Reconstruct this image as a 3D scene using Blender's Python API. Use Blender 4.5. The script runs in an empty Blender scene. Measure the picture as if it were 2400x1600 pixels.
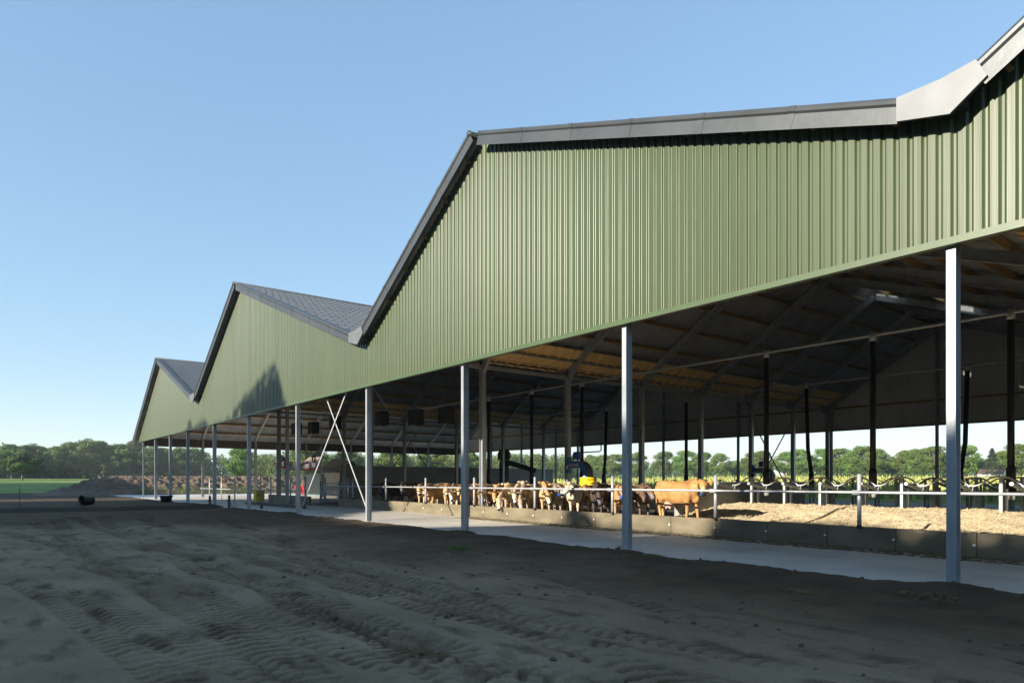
import bpy, math, random
import numpy as np
from mathutils import Vector, Matrix, noise as mnoise
R = math.radians
rng = random.Random(7)
nrng = np.random.default_rng(11)
scene = bpy.context.scene
COL = scene.collection

# ------------------------------------------------------------------ helpers
class MB:
    """collects shapes and links them as one mesh object"""
    def __init__(self): self.v = []; self.f = []
    def add(self, vs, fs):
        o = len(self.v); self.v.extend([tuple(p) for p in vs]); self.f.extend([tuple(i + o for i in f) for f in fs])
    def box(self, x0, x1, y0, y1, z0, z1):
        self.add([(x0,y0,z0),(x1,y0,z0),(x1,y1,z0),(x0,y1,z0),(x0,y0,z1),(x1,y0,z1),(x1,y1,z1),(x0,y1,z1)],
                 [(0,3,2,1),(4,5,6,7),(0,1,5,4),(1,2,6,5),(2,3,7,6),(3,0,4,7)])
    def prism(self, sec, p0, p1, hdir):
        """extrude 2-D section (a along side, b along hdir) from p0 to p1"""
        p0 = Vector(p0); p1 = Vector(p1); d = (p1 - p0).normalized()
        h = Vector(hdir); h = (h - d * h.dot(d)).normalized(); s = d.cross(h)
        n = len(sec)
        vs = [p0 + s*a + h*b for a, b in sec] + [p1 + s*a + h*b for a, b in sec]
        fs = [(i, (i+1) % n, n+(i+1) % n, n+i) for i in range(n)]
        fs += [tuple(range(n))[::-1], tuple(range(n, 2*n))]
        self.add(vs, fs)
    def ibeam(self, p0, p1, h, b, hdir, tf=.012, tw=.009):
        x, y, w = b/2, h/2, tw/2
        self.prism([(-x,-y),(x,-y),(x,-y+tf),(w,-y+tf),(w,y-tf),(x,y-tf),(x,y),(-x,y),(-x,y-tf),(-w,y-tf),(-w,-y+tf),(-x,-y+tf)], p0, p1, hdir)
    def bar(self, p0, p1, w, h=None, hdir=(0,0,1)):
        h = h or w
        d = (Vector(p1)-Vector(p0)).normalized()
        if abs(d.dot(Vector(hdir).normalized())) > .98: hdir = (0,1,0)
        self.prism([(-w/2,-h/2),(w/2,-h/2),(w/2,h/2),(-w/2,h/2)], p0, p1, hdir)
    def tube(self, pts, r, n=8, cap=True):
        pts = [Vector(p) for p in pts]
        rs = r if isinstance(r, (list, tuple)) else [r]*len(pts)
        o = len(self.v); prev = None
        for i, p in enumerate(pts):
            d = (pts[min(i+1, len(pts)-1)] - pts[max(i-1, 0)]).normalized()
            if prev is None:
                a = Vector((0,0,1)) if abs(d.z) < .9 else Vector((1,0,0))
                u = d.cross(a).normalized()
            else: u = (prev - d*prev.dot(d)).normalized()
            prev = u; w = d.cross(u)
            for k in range(n):
                t = 2*math.pi*k/n; self.v.append(tuple(p + (u*math.cos(t) + w*math.sin(t))*rs[i]))
        for i in range(len(pts)-1):
            for k in range(n):
                a = o+i*n+k; b = o+i*n+(k+1) % n; self.f.append((a, b, b+n, a+n))
        if cap:
            self.f.append(tuple(o+k for k in range(n))[::-1]); self.f.append(tuple(o+(len(pts)-1)*n+k for k in range(n)))
    def rings(self, rings):
        """rings: list of (center, u, v) ellipse half-axes vectors; capped"""
        n = 14; o = len(self.v)
        for c, u, v in rings:
            c = Vector(c); u = Vector(u); v = Vector(v)
            for k in range(n):
                t = 2*math.pi*k/n; self.v.append(tuple(c + u*math.cos(t) + v*math.sin(t)))
        for i in range(len(rings)-1):
            for k in range(n):
                a = o+i*n+k; b = o+i*n+(k+1) % n; self.f.append((a, b, b+n, a+n))
        self.f.append(tuple(o+k for k in range(n))[::-1]); self.f.append(tuple(o+(len(rings)-1)*n+k for k in range(n)))
    def ball(self, c, r, seg=10, rg=7, jit=0):
        c = Vector(c); r = Vector(r if hasattr(r, '__len__') else (r, r, r)); o = len(self.v)
        for i in range(rg+1):
            th = math.pi*i/rg
            for k in range(seg):
                ph = 2*math.pi*k/seg; j = 1 + (rng.random()-.5)*jit
                self.v.append((c.x+r.x*j*math.sin(th)*math.cos(ph), c.y+r.y*j*math.sin(th)*math.sin(ph), c.z+r.z*j*math.cos(th)))
        for i in range(rg):
            for k in range(seg):
                a = o+i*seg+k; b = o+i*seg+(k+1) % seg; self.f.append((a, a+seg, b+seg, b))
    def mesh(self, name, m=None, smooth=False):
        me = bpy.data.meshes.new(name); me.from_pydata(self.v, [], self.f); me.validate()
        if m: me.materials.append(m)
        if smooth: me.polygons.foreach_set('use_smooth', [True]*len(me.polygons))
        return me
    def build(self, name, m, parent=None, smooth=False, bevel=0):
        o = bpy.data.objects.new(name, self.mesh(name, m, smooth)); COL.objects.link(o)
        if parent: o.parent = parent
        if bevel:
            b = o.modifiers.new('bevel', 'BEVEL'); b.width = bevel; b.segments = 2; b.limit_method = 'ANGLE'
        return o

def thing(name, label, cat, loc=(0,0,0), group=None):
    o = bpy.data.objects.new(name, None); COL.objects.link(o); o.location = loc; o.empty_display_size = .2
    o['label'] = label; o['category'] = cat
    if group: o['group'] = group
    return o
def tag(o, label, cat, group=None, kind=None):
    o['label'] = label; o['category'] = cat
    if group: o['group'] = group
    if kind: o['kind'] = kind
    return o
def dup(root, loc, rotz, label, group=None, scale=1, color=None, subs=True):
    r = root.copy(); COL.objects.link(r); r.location = loc; r.rotation_euler = (0,0,rotz); r.scale = (scale,)*3
    r['label'] = label
    if group: r['group'] = group
    if color: r.color = color
    for ch in list(root.children):
        c = ch.copy(); COL.objects.link(c); c.parent = r
        if color: c.color = color
        for g in ch.children:
            d = g.copy(); COL.objects.link(d); d.parent = c
    return r
def off(mb, root): # express world-space shape relative to its thing's location
    l = root.location; mb.v = [(x-l.x, y-l.y, z-l.z) for x, y, z in mb.v]; return mb

def mat(name, c, rough=.6, metal=0, var=.15, scale=3., bump=0, bscale=40., c2=None, stretch=None, spec=.5, objcol=False, detail=5, lo=.4, hi=.65):
    m = bpy.data.materials.new(name); m.use_nodes = True; nt = m.node_tree; N = nt.nodes; L = nt.links
    b = N['Principled BSDF']; b.inputs['Roughness'].default_value = rough; b.inputs['Metallic'].default_value = metal
    b.inputs['Specular IOR Level'].default_value = spec
    tc = N.new('ShaderNodeTexCoord'); mp = N.new('ShaderNodeMapping'); L.new(tc.outputs['Object'], mp.inputs[0])
    if stretch: mp.inputs['Scale'].default_value = stretch
    nz = N.new('ShaderNodeTexNoise'); nz.inputs['Scale'].default_value = scale; nz.inputs['Detail'].default_value = detail
    L.new(mp.outputs[0], nz.inputs['Vector'])
    rp = N.new('ShaderNodeValToRGB'); rp.color_ramp.elements[0].position = lo-.1; rp.color_ramp.elements[1].position = hi
    c2 = c2 or tuple(x*(1+var) for x in c); c1 = tuple(x*(1-var) for x in c) if not c2 or c2 == tuple(x*(1+var) for x in c) else c
    rp.color_ramp.elements[0].color = (*c1, 1); rp.color_ramp.elements[1].color = (*c2, 1)
    L.new(nz.outputs[0], rp.inputs[0])
    out = rp.outputs[0]
    if objcol:
        oi = N.new('ShaderNodeObjectInfo'); mx = N.new('ShaderNodeMix'); mx.data_type = 'RGBA'; mx.blend_type = 'MULTIPLY'; mx.inputs[0].default_value = 1
        L.new(out, mx.inputs[6]); L.new(oi.outputs['Color'], mx.inputs[7]); out = mx.outputs[2]
    L.new(out, b.inputs['Base Color'])
    if bump:
        n2 = N.new('ShaderNodeTexNoise'); n2.inputs['Scale'].default_value = bscale; n2.inputs['Detail'].default_value = 4
        L.new(mp.outputs[0], n2.inputs['Vector'])
        bp = N.new('ShaderNodeBump'); bp.inputs['Strength'].default_value = bump; bp.inputs['Distance'].default_value = .02
        L.new(n2.outputs[0], bp.inputs['Height']); L.new(bp.outputs[0], b.inputs['Normal'])
    return m

M = {}
M['green']   = mat('green_cladding_paint', (.044,.064,.021), .37, 0, .08, .97, .12, 12., stretch=(1,0,.015), spec=.58, detail=2)
M['liner']   = mat('pale_cladding_inside', (.64,.62,.57), .5, 0, .10, .5)
M['greenfl'] = mat('green_flashing_paint', (.062,.095,.043), .4, 0, .06, 2)
M['zinc']    = mat('dark_zinc_trim', (.075,.082,.086), .42, .45, .12, 1.2, .15, 5.)
M['zincpale']= mat('bare_metal_flashing', (.15,.158,.165), .5, .3, .1, 2.)
M['roof']    = mat('fibre_cement_roof', (.10,.105,.11), .7, 0, .15, 1.2)
M['galv']    = mat('galvanised_steel', (.40,.43,.46), .42, .5, .15, 5., .04, 60., stretch=(1,1,.3))
M['galvdark']= mat('galvanised_steel_inner', (.34,.36,.37), .5, .4, .15, 3.)
M['wood']    = mat('new_softwood', (.36,.23,.09), .65, 0, .2, 2., stretch=(1,.12,1))
M['insul']   = mat('wooden_gutter_board', (.78,.54,.23), .6, 0, .12, 2., stretch=(1,.1,1))
M['conc']    = mat('smooth_concrete', (.55,.52,.46), .6, 0, .2, .4, .05, 30., detail=10)
M['concwall']= mat('precast_concrete', (.27,.265,.25), .75, 0, .14, .9, .1, 20.)
M['curb']    = mat('stained_feed_curb', (.155,.13,.082), .55, 0, .25, 1.1, .12, 18., stretch=(1,1,2.5))
M['pen']     = mat('dirty_pen_floor', (.075,.066,.05), .7, 0, .3, 1.5, .2, 20.)
M['black']   = mat('black_plastic', (.012,.012,.014), .42, 0, .2, 3.)
M['blackm']  = mat('black_matt_metal', (.018,.018,.02), .6, 0, .2, 3.)
M['white']   = mat('white_galvanised_tube', (.46,.48,.50), .42, .35, .08, 8.)
M['blue']    = mat('blue_machine_paint', (.02,.12,.50), .35, 0, .05, 3.)
M['grey']    = mat('grey_machine_cover', (.12,.115,.10), .5, 0, .1, 3.)
M['yellow']  = mat('yellow_bristles', (.85,.56,.012), .7, 0, .18, 30., .4, 60., stretch=(1,1,.15))
M['yellowp'] = mat('yellow_plastic', (.60,.50,.03), .5, 0, .12, 3.)
M['red']     = mat('red_paint', (.48,.025,.02), .45, 0, .12, 3.)
M['darkred'] = mat('dark_red_print', (.20,.02,.02), .6, 0, .1, 3.)
M['cloth']   = mat('banner_cloth', (.50,.42,.42), .8, 0, .08, 2.)
M['ink']     = mat('black_print', (.02,.02,.02), .7)
M['whitep']  = mat('white_paint', (.75,.75,.74), .5, 0, .04, 3.)
M['post']    = mat('weathered_wooden_post', (.075,.058,.045), .85, 0, .3, 6., stretch=(1,1,.2))
M['tarp']    = mat('pale_sheet', (.45,.45,.42), .6, 0, .08, 1.)
M['teal']    = mat('grey_teal_panel', (.16,.21,.21), .5, 0, .08, 1.)
M['sleeve']  = mat('clear_feed_cup', (.42,.42,.40), .25, .2, .08, 6.)
M['bark']    = mat('oak_bark', (.16,.13,.095), .9, 0, .25, 6., stretch=(1,1,.3))
M['straw']   = mat('chopped_straw', (.46,.37,.235), .85, 0, .1, 14., .5, 60., c2=(.68,.59,.42))
M['strawd']  = mat('straw_strands', (.60,.51,.34), .8, 0, .22, 3.)
M['hay']     = mat('damp_hay_litter', (.13,.095,.04), .9, 0, .35, 3.)
M['soil']    = mat('heaped_brown_soil', (.125,.088,.058), .95, 0, .35, 1.4, 1., 9.)
M['clod']    = mat('loose_mud_clods', (.085,.072,.06), .95, 0, .3, 3.)
M['grass']   = mat('grass_blades', (.10,.14,.03), .7, 0, .3, 2.)
M['crop']    = mat('pale_crop_leaves', (.17,.22,.035), .7, 0, .1, .35, c2=(.40,.38,.12))
M['brick']   = mat('brick_wall', (.33,.16,.10), .8)
M['tile']    = mat('house_roof_tiles', (.11,.07,.055), .8)
M['glass']   = mat('dark_window_glass', (.03,.035,.04), .1)

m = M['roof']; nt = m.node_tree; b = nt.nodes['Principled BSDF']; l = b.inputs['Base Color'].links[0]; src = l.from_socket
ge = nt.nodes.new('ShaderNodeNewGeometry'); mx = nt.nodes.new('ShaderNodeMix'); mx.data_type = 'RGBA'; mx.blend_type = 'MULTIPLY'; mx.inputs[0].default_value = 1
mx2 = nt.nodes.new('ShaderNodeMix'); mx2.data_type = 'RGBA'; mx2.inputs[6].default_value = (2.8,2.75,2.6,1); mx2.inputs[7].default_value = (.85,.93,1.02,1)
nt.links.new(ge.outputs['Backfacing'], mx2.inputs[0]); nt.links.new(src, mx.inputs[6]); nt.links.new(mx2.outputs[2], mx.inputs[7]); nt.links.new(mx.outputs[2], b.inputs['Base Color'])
# translucent roof sheet
m = bpy.data.materials.new('translucent_roof_sheet'); m.use_nodes = True; nt = m.node_tree
for n in list(nt.nodes):
    if n.type != 'OUTPUT_MATERIAL': nt.nodes.remove(n)
tb = nt.nodes.new('ShaderNodeBsdfTranslucent'); tb.inputs[0].default_value = (.85,.88,.92,1); tp = nt.nodes.new('ShaderNodeBsdfTransparent'); tp.inputs[0].default_value = (.9,.93,.96,1); mxs = nt.nodes.new('ShaderNodeMixShader'); mxs.inputs[0].default_value = .3; nt.links.new(tb.outputs[0], mxs.inputs[1]); nt.links.new(tp.outputs[0], mxs.inputs[2])
nt.links.new(mxs.outputs[0], nt.nodes['Material Output'].inputs[0]); M['skylight'] = m

# leaves
def leafmat(name, dark, light, var=.5):
    m = bpy.data.materials.new(name); m.use_nodes = True; nt = m.node_tree; N = nt.nodes; L = nt.links
    b = N['Principled BSDF']; b.inputs['Roughness'].default_value = .55; b.inputs['Specular IOR Level'].default_value = .25
    at = N.new('ShaderNodeAttribute'); at.attribute_name = 'tone'
    rp = N.new('ShaderNodeValToRGB'); rp.color_ramp.elements[0].color = (*dark,1); rp.color_ramp.elements[1].color = (*light,1)
    L.new(at.outputs['Fac'], rp.inputs[0])
    oi = N.new('ShaderNodeObjectInfo'); hs = N.new('ShaderNodeHueSaturation')
    mr = N.new('ShaderNodeMapRange'); mr.inputs[3].default_value = .47; mr.inputs[4].default_value = .515
    L.new(oi.outputs['Random'], mr.inputs[0]); L.new(mr.outputs[0], hs.inputs['Hue'])
    mv = N.new('ShaderNodeMapRange'); mv.inputs[3].default_value = .75; mv.inputs[4].default_value = 1.2
    L.new(oi.outputs['Random'], mv.inputs[0]); L.new(mv.outputs[0], hs.inputs['Value'])
    L.new(rp.outputs[0], hs.inputs['Color']); L.new(hs.outputs[0], b.inputs['Base Color'])
    tr = N.new('ShaderNodeBsdfTranslucent'); L.new(hs.outputs[0], tr.inputs[0])
    ms = N.new('ShaderNodeMixShader'); ms.inputs[0].default_value = .22
    L.new(b.outputs[0], ms.inputs[1]); L.new(tr.outputs[0], ms.inputs[2]); L.new(ms.outputs[0], N['Material Output'].inputs[0])
    return m
M['leaf']  = leafmat('oak_leaves', (.03,.07,.016), (.18,.27,.055))
M['leafd'] = leafmat('woodland_leaves', (.018,.05,.018), (.13,.215,.05))
M['fir']   = leafmat('conifer_needles', (.02,.045,.025), (.075,.11,.06))

# cow hide: fixed markings (vertex colour) times the animal's own coat colour
m = bpy.data.materials.new('cow_hide'); m.use_nodes = True; nt = m.node_tree; N = nt.nodes; L = nt.links
b = N['Principled BSDF']; b.inputs['Roughness'].default_value = .62; b.inputs['Specular IOR Level'].default_value = .3
at = N.new('ShaderNodeAttribute'); at.attribute_name = 'coat'; fx = N.new('ShaderNodeAttribute'); fx.attribute_name = 'mark'
oi = N.new('ShaderNodeObjectInfo'); mx = N.new('ShaderNodeMix'); mx.data_type = 'RGBA'; mx.blend_type = 'MULTIPLY'; mx.inputs[0].default_value = 1
L.new(at.outputs['Color'], mx.inputs[6]); L.new(oi.outputs['Color'], mx.inputs[7])
m2 = N.new('ShaderNodeMix'); m2.data_type = 'RGBA'; L.new(fx.outputs['Alpha'], m2.inputs[0]); L.new(mx.outputs[2], m2.inputs[6]); L.new(fx.outputs['Color'], m2.inputs[7])
nz = N.new('ShaderNodeTexNoise'); nz.inputs['Scale'].default_value = 5; tc = N.new('ShaderNodeTexCoord'); L.new(tc.outputs['Object'], nz.inputs['Vector'])
mr = N.new('ShaderNodeMapRange'); mr.inputs[1].default_value = .3; mr.inputs[2].default_value = .7; mr.inputs[3].default_value = .72; mr.inputs[4].default_value = 1.18; L.new(nz.outputs[0], mr.inputs[0])
m3 = N.new('ShaderNodeMix'); m3.data_type = 'RGBA'; m3.blend_type = 'MULTIPLY'; m3.inputs[0].default_value = 1
L.new(m2.outputs[2], m3.inputs[6]); L.new(mr.outputs[0], m3.inputs[7]); L.new(m3.outputs[2], b.inputs['Base Color'])
M['hide'] = m

# ------------------------------------------------------------------ numpy noise
def vnoise(x, y, seed=0):
    xi = np.floor(x).astype(np.int64); yi = np.floor(y).astype(np.int64); xf = x-xi; yf = y-yi
    u = xf*xf*(3-2*xf); v = yf*yf*(3-2*yf)
    def h(a, b):
        n = (a*374761393 + b*668265263 + seed*974634777) & 0x7fffffff
        n = ((n ^ (n >> 13))*1274126177) & 0x7fffffff
        return ((n ^ (n >> 16)) & 0xffff)/65535.
    return (h(xi,yi)*(1-u)+h(xi+1,yi)*u)*(1-v)+(h(xi,yi+1)*(1-u)+h(xi+1,yi+1)*u)*v
def fbm(x, y, o=4, seed=0):
    s = 0; a = .5
    for i in range(o): s = s+a*vnoise(x*2**i, y*2**i, seed+i); a *= .5
    return s
def sstep(a, b, x):
    t = np.clip((x-a)/(b-a), 0, 1); return t*t*(3-2*t)
def grid_mesh(name, X, Y, Z, m, smooth=True):
    ny, nx = X.shape
    co = np.stack([X, Y, Z], -1).reshape(-1, 3)
    i = np.arange(ny*nx).reshape(ny, nx)
    q = np.stack([i[:-1,:-1], i[:-1,1:], i[1:,1:], i[1:,:-1]], -1).reshape(-1, 4)
    me = bpy.data.meshes.new(name); me.vertices.add(len(co)); me.vertices.foreach_set('co', co.astype(np.float32).ravel())
    me.loops.add(q.size); me.loops.foreach_set('vertex_index', q.astype(np.int32).ravel())
    me.polygons.add(len(q)); me.polygons.foreach_set('loop_start', np.arange(0, q.size, 4, dtype=np.int32))
    me.update(calc_edges=True)
    if smooth: me.polygons.foreach_set('use_smooth', [True]*len(me.polygons))
    me.materials.append(m); return me
def soup(name, quads, m, tone=None):
    """mesh of loose quads (n,4,3) with a per-face tone"""
    n = len(quads); me = bpy.data.meshes.new(name)
    me.vertices.add(n*4); me.vertices.foreach_set('co', quads.astype(np.float32).ravel())
    me.loops.add(n*4); me.loops.foreach_set('vertex_index', np.arange(n*4, dtype=np.int32))
    me.polygons.add(n); me.polygons.foreach_set('loop_start', np.arange(0, n*4, 4, dtype=np.int32))
    me.update(calc_edges=True)
    if tone is not None:
        a = me.attributes.new('tone', 'FLOAT', 'FACE'); a.data.foreach_set('value', tone.astype(np.float32))
    me.materials.append(m); return me
def link(name, me, parent=None):
    o = bpy.data.objects.new(name, me); COL.objects.link(o)
    if parent: o.parent = parent
    return o

# ------------------------------------------------------------------ layout
D = 11.8                                   # facade plane
def zf(x): return .0055*(np.clip(-x, -30, 30)-7)+.0009*(np.clip(-x, 30, 80)-30)   # yard floor rises a little to the left
PROF = [(-71.30,5.27),(-60.86,11.54),(-48.89,7.18),(-39.76,12.76),(-23.99,7.08),(-16.48,11.79),(-4.06,7.33),(3.65,12.05),(21.30,5.56)]
def zroof(x):
    for (x0,z0),(x1,z1) in zip(PROF, PROF[1:]):
        if x <= x1: return z0+(z1-z0)*(x-x0)/(x1-x0)
    return PROF[-1][1]
YF, YB = 11.36, 47.4
FRAMES = [17.05,22.0,27.2,32.2,37.2,42.0,46.5]
FCOL = [-68.9,-63.81,-58.29,-52.73,-45.8,-38.84,-31.52,-24.19,-17.59,-10.9,-4.16,2.6,9.3,16.0,20.3]

# ------------------------------------------------------------------ ground
def axis(d0, d1, st, lo, hi, g=1.09):
    a = list(np.arange(d0, d1, st)); s = st; p = d1; b = []
    while p < hi: b.append(p); s *= g; p += min(s, 40)
    b.append(hi); s = st; p = d0-st; c = []
    while p > lo: c.append(p); s *= g; p -= min(s, 40)
    c.append(lo); return np.array(c[::-1]+a+b)
def axis2(c0, c1, st, k, reach, lo, hi):
    def side(p, lim, sgn):
        out = []; s = st; q = 0
        while abs(p) < 1e6:
            q += s; s = st+k*q if q < reach else s*1.06
            if q > abs(lim-p): break
            out.append(p+sgn*q)
        return out+[lim]
    return np.array(side(c0, lo, -1)[::-1]+list(np.arange(c0, c1, st))+side(c1, hi, 1))
gx = axis2(-12, .5, .017, .004, 45, -900, 600); gy = axis2(-.6, 12.4, .03, .012, 8, -500, 900)
X, Y = np.meshgrid(gx, gy)
dist = np.hypot(X, Y)
Z = zf(X) + 2.4*sstep(75, 250, dist)
wmud = sstep(12.6, 11.9, Y)*sstep(-96, -85, X)
near = sstep(60, 25, dist)
Z += wmud*((fbm(X*.25, Y*.25, 3, 1)-.45)*.05 + (fbm(X*1.3, Y*1.3, 4, 5)-.45)*.016)
Z += wmud*near*((fbm(X*5, Y*5, 3, 9)-.45)*.013+(fbm(X*14, Y*14, 2, 10)-.37)*.016)
Z -= wmud*near*.012*sstep(.60,.66,fbm(X*2.0, Y*4.5, 4, 13))
RUT = np.zeros_like(X)
def track(x0, y0, x1, y1, w, pitch, dep, seed, bend=0.):
    """a tyre track: a shallow rut with slanted lug prints"""
    dx, dy = x1-x0, y1-y0; l = math.hypot(dx, dy); dx /= l; dy /= l
    s = (X-x0)*dx+(Y-y0)*dy; t = -(X-x0)*dy+(Y-y0)*dx
    t = t - bend*np.sin(np.clip(s/l, 0, 1)*math.pi) + (vnoise(s*.4, s*0, seed)-.5)*.25
    m = sstep(-.3, .6, s)*sstep(l+.3, l-.6, s)*sstep(w/2, w/2-.08, np.abs(t))
    str_ = .35+.9*sstep(.35, .6, fbm(X*.6+seed, Y*.6, 2, seed+50))
    ph = (s + .55*np.abs(t) + (fbm(X*2.2, Y*2.2, 2, seed+3)-.5)*.22)/pitch*2*math.pi
    lug = sstep(.25, .55, np.sin(ph))*(.35+.9*sstep(.25,.6,vnoise(s*5, t*5, seed+7)))
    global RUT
    RUT = np.maximum(RUT, m*np.clip(.35+.5*lug, 0, 1)*np.clip(str_,0,1))  # tyre-pressed soil colour, darkest in the lug prints where their shade is painted
    return -m*np.clip(str_,0,1.1)*dep*2.0*lug - m*.015 + .007*np.exp(-((np.abs(t)-w/2-.06)/.07)**2)*sstep(-.3,.6,s)*sstep(l+.3,l-.6,s)
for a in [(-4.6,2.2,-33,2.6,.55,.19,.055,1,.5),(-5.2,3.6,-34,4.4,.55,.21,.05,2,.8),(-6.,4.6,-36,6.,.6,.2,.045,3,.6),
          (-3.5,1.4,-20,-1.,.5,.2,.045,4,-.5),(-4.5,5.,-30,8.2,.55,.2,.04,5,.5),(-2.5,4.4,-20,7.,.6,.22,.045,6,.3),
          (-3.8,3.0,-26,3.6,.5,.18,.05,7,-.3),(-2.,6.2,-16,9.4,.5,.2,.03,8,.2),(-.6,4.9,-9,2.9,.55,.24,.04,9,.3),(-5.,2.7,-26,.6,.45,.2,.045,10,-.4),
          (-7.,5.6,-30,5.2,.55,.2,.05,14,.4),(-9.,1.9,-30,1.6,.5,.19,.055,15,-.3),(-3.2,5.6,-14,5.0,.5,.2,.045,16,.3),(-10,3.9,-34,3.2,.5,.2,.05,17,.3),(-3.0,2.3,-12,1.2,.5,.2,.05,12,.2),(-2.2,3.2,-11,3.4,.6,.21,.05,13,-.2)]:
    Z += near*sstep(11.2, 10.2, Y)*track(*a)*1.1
# mud heaped against the edge of the concrete, broken into lumps
edge = 11.48 + (fbm(X*.45, Y*0, 3, 21)-.47)*.8 + (fbm(X*2.5, Y*2.5, 3, 22)-.45)*.35 - .25*sstep(-45, -60, X)
bank = sstep(2.2, .1, edge-Y)*(.035+.07*fbm(X*.8, Y*.8, 2, 31))
inm = sstep(-98, -90, X)
Z += np.where((Y > edge) & (X > -90), -.25*sstep(0, .25, Y-edge), bank*inm*sstep(0,.3,edge-Y))
for cx in FCOL[6:11]:
    Z += np.where(Y < edge+.1, .10*np.exp(-((X-cx-.35)**2*1.6+(Y-11.55)**2*5)), 0)
# rutted bank by the far corner; its shaded face gets a painted dark band
bx = -42.6+.12*(Y-4)+(fbm(Y*.35, X*0, 2, 44)-.5)*1.6
Z += .17*np.exp(-((X-bx)/.75)**2)*sstep(12.2, 10.2, Y)*sstep(-40, -25, Y)*(.7+.6*fbm(X*1.5,Y*1.5,2,47))
Z -= .22*np.exp(-((X-bx-1.4)/.9)**2)*sstep(12.2, 10.2, Y)
inside = (Y > 12.4) & (Y < 47) & (X > -90) & (X < 40)
Z = np.where(inside, -.45, Z)
gm = grid_mesh('ground', X, Y, Z, None) if False else None
m = bpy.data.materials.new('yard_sand_mud_and_meadow'); m.use_nodes = True; nt = m.node_tree; N = nt.nodes; L = nt.links
b = N['Principled BSDF']; b.inputs['Roughness'].default_value = .92; b.inputs['Specular IOR Level'].default_value = .2
tc = N.new('ShaderNodeTexCoord')
def nnoise(sc, det=6, st=None):
    n = N.new('ShaderNodeTexNoise'); n.inputs['Scale'].default_value = sc; n.inputs['Detail'].default_value = det
    if st:
        mp = N.new('ShaderNodeMapping'); mp.inputs['Scale'].default_value = st; L.new(tc.outputs['Object'], mp.inputs[0]); L.new(mp.outputs[0], n.inputs['Vector'])
    else: L.new(tc.outputs['Object'], n.inputs['Vector'])
    return n.outputs[0]
def nmix(fac, a, bb, bt='MIX'):
    x = N.new('ShaderNodeMix'); x.data_type = 'RGBA'; x.blend_type = bt
    if isinstance(fac, (int, float)): x.inputs[0].default_value = fac
    else: L.new(fac, x.inputs[0])
    for k, v in ((6, a), (7, bb)):
        if isinstance(v, tuple): x.inputs[k].default_value = (*v, 1)
        else: L.new(v, x.inputs[k])
    return x.outputs[2]
def nramp(v, a, bb):
    r = N.new('ShaderNodeMapRange'); r.inputs[1].default_value = a; r.inputs[2].default_value = bb; L.new(v, r.inputs[0]); return r.outputs[0]
at = N.new('ShaderNodeAttribute'); at.attribute_name = 'zone'; sp = N.new('ShaderNodeSeparateColor'); L.new(at.outputs['Color'], sp.inputs[0])
sand = nmix(nramp(nnoise(.5, 8), .35, .65), (.185,.140,.09), (.275,.213,.143))
sand = nmix(nramp(nnoise(2.2, 7, (.5,1.4,1)), .52, .68), sand, (.12,.088,.054))
mud = nmix(nramp(nnoise(1.3, 8), .35, .65), (.062,.043,.026), (.10,.069,.041))
grass = nmix(nramp(nnoise(.06, 6), .35, .65), (.10,.16,.04), (.22,.28,.07))
c = nmix(sp.outputs[0], sand, mud); c = nmix(sp.outputs[1], c, grass)
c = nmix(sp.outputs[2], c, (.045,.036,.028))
sk_ = N.new('ShaderNodeMapRange'); sk_.inputs[1].default_value = .3; sk_.inputs[2].default_value = .7; sk_.inputs[3].default_value = .86; sk_.inputs[4].default_value = 1.14; L.new(nnoise(38, 8), sk_.inputs[0])
c = nmix(1.0, c, sk_.outputs[0], 'MULTIPLY')
L.new(c, b.inputs['Base Color'])
bp = N.new('ShaderNodeBump'); bp.inputs['Strength'].default_value = .5; bp.inputs['Distance'].default_value = .04
L.new(nnoise(9, 8), bp.inputs['Height'])
bq = N.new('ShaderNodeBump'); bq.inputs['Strength'].default_value = .55; bq.inputs['Distance'].default_value = .016
L.new(nnoise(55, 6), bq.inputs['Height']); L.new(bp.outputs[0], bq.inputs['Normal']); L.new(bq.outputs[0], b.inputs['Normal'])
gm = grid_mesh('ground', X, Y, Z, m)
zr = np.clip(sstep(4.6, 9.5, Y+(fbm(X*.3,Y*.3,3,61)-.5)*5) + sstep(-24, -31, X+(fbm(X*.3,Y*.3,3,62)-.5)*5), 0, 1)
zg = np.clip(sstep(-96, -100, X+(fbm(X*.1,Y*.1,3,63)-.5)*10)+sstep(62, 66, Y)+sstep(-22, -30, Y)*sstep(-60,-70,X), 0, 1)
zd = np.maximum(np.exp(-((X-bx-.3)/1.3)**2)*sstep(12.4, 11, Y)*.8, RUT*.42*sstep(10.8,9.8,Y))  # darker soil colour: painted shade of the bank face, then the tyre ruts
zg = np.clip(zg + .55*sstep(.55,.7,fbm(X*.3,Y*.15,3,64))*sstep(-74,-80,X), 0, 1)
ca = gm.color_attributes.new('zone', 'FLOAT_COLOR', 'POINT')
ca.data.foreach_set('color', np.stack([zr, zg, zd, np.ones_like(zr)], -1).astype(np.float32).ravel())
g = link('ground', gm); g['kind'] = 'structure'

# concrete yard floor and raised pen floor
cx = np.linspace(-88, 24, 113); cy = np.array([11.0, 13, 15, 17.2, 25, 40, 47.6])
X2, Y2 = np.meshgrid(cx, cy); Z2 = zf(X2)+.0*Y2
o = link('pavement', grid_mesh('pavement', X2, Y2, Z2, M['conc'])); o['kind'] = 'structure'
mb = MB(); mb.box(-41.6, 20.5, 16.75, 46.2, -.3, .27); o = mb.build('pen_floor', M['pen']); o['kind'] = 'structure'

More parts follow.
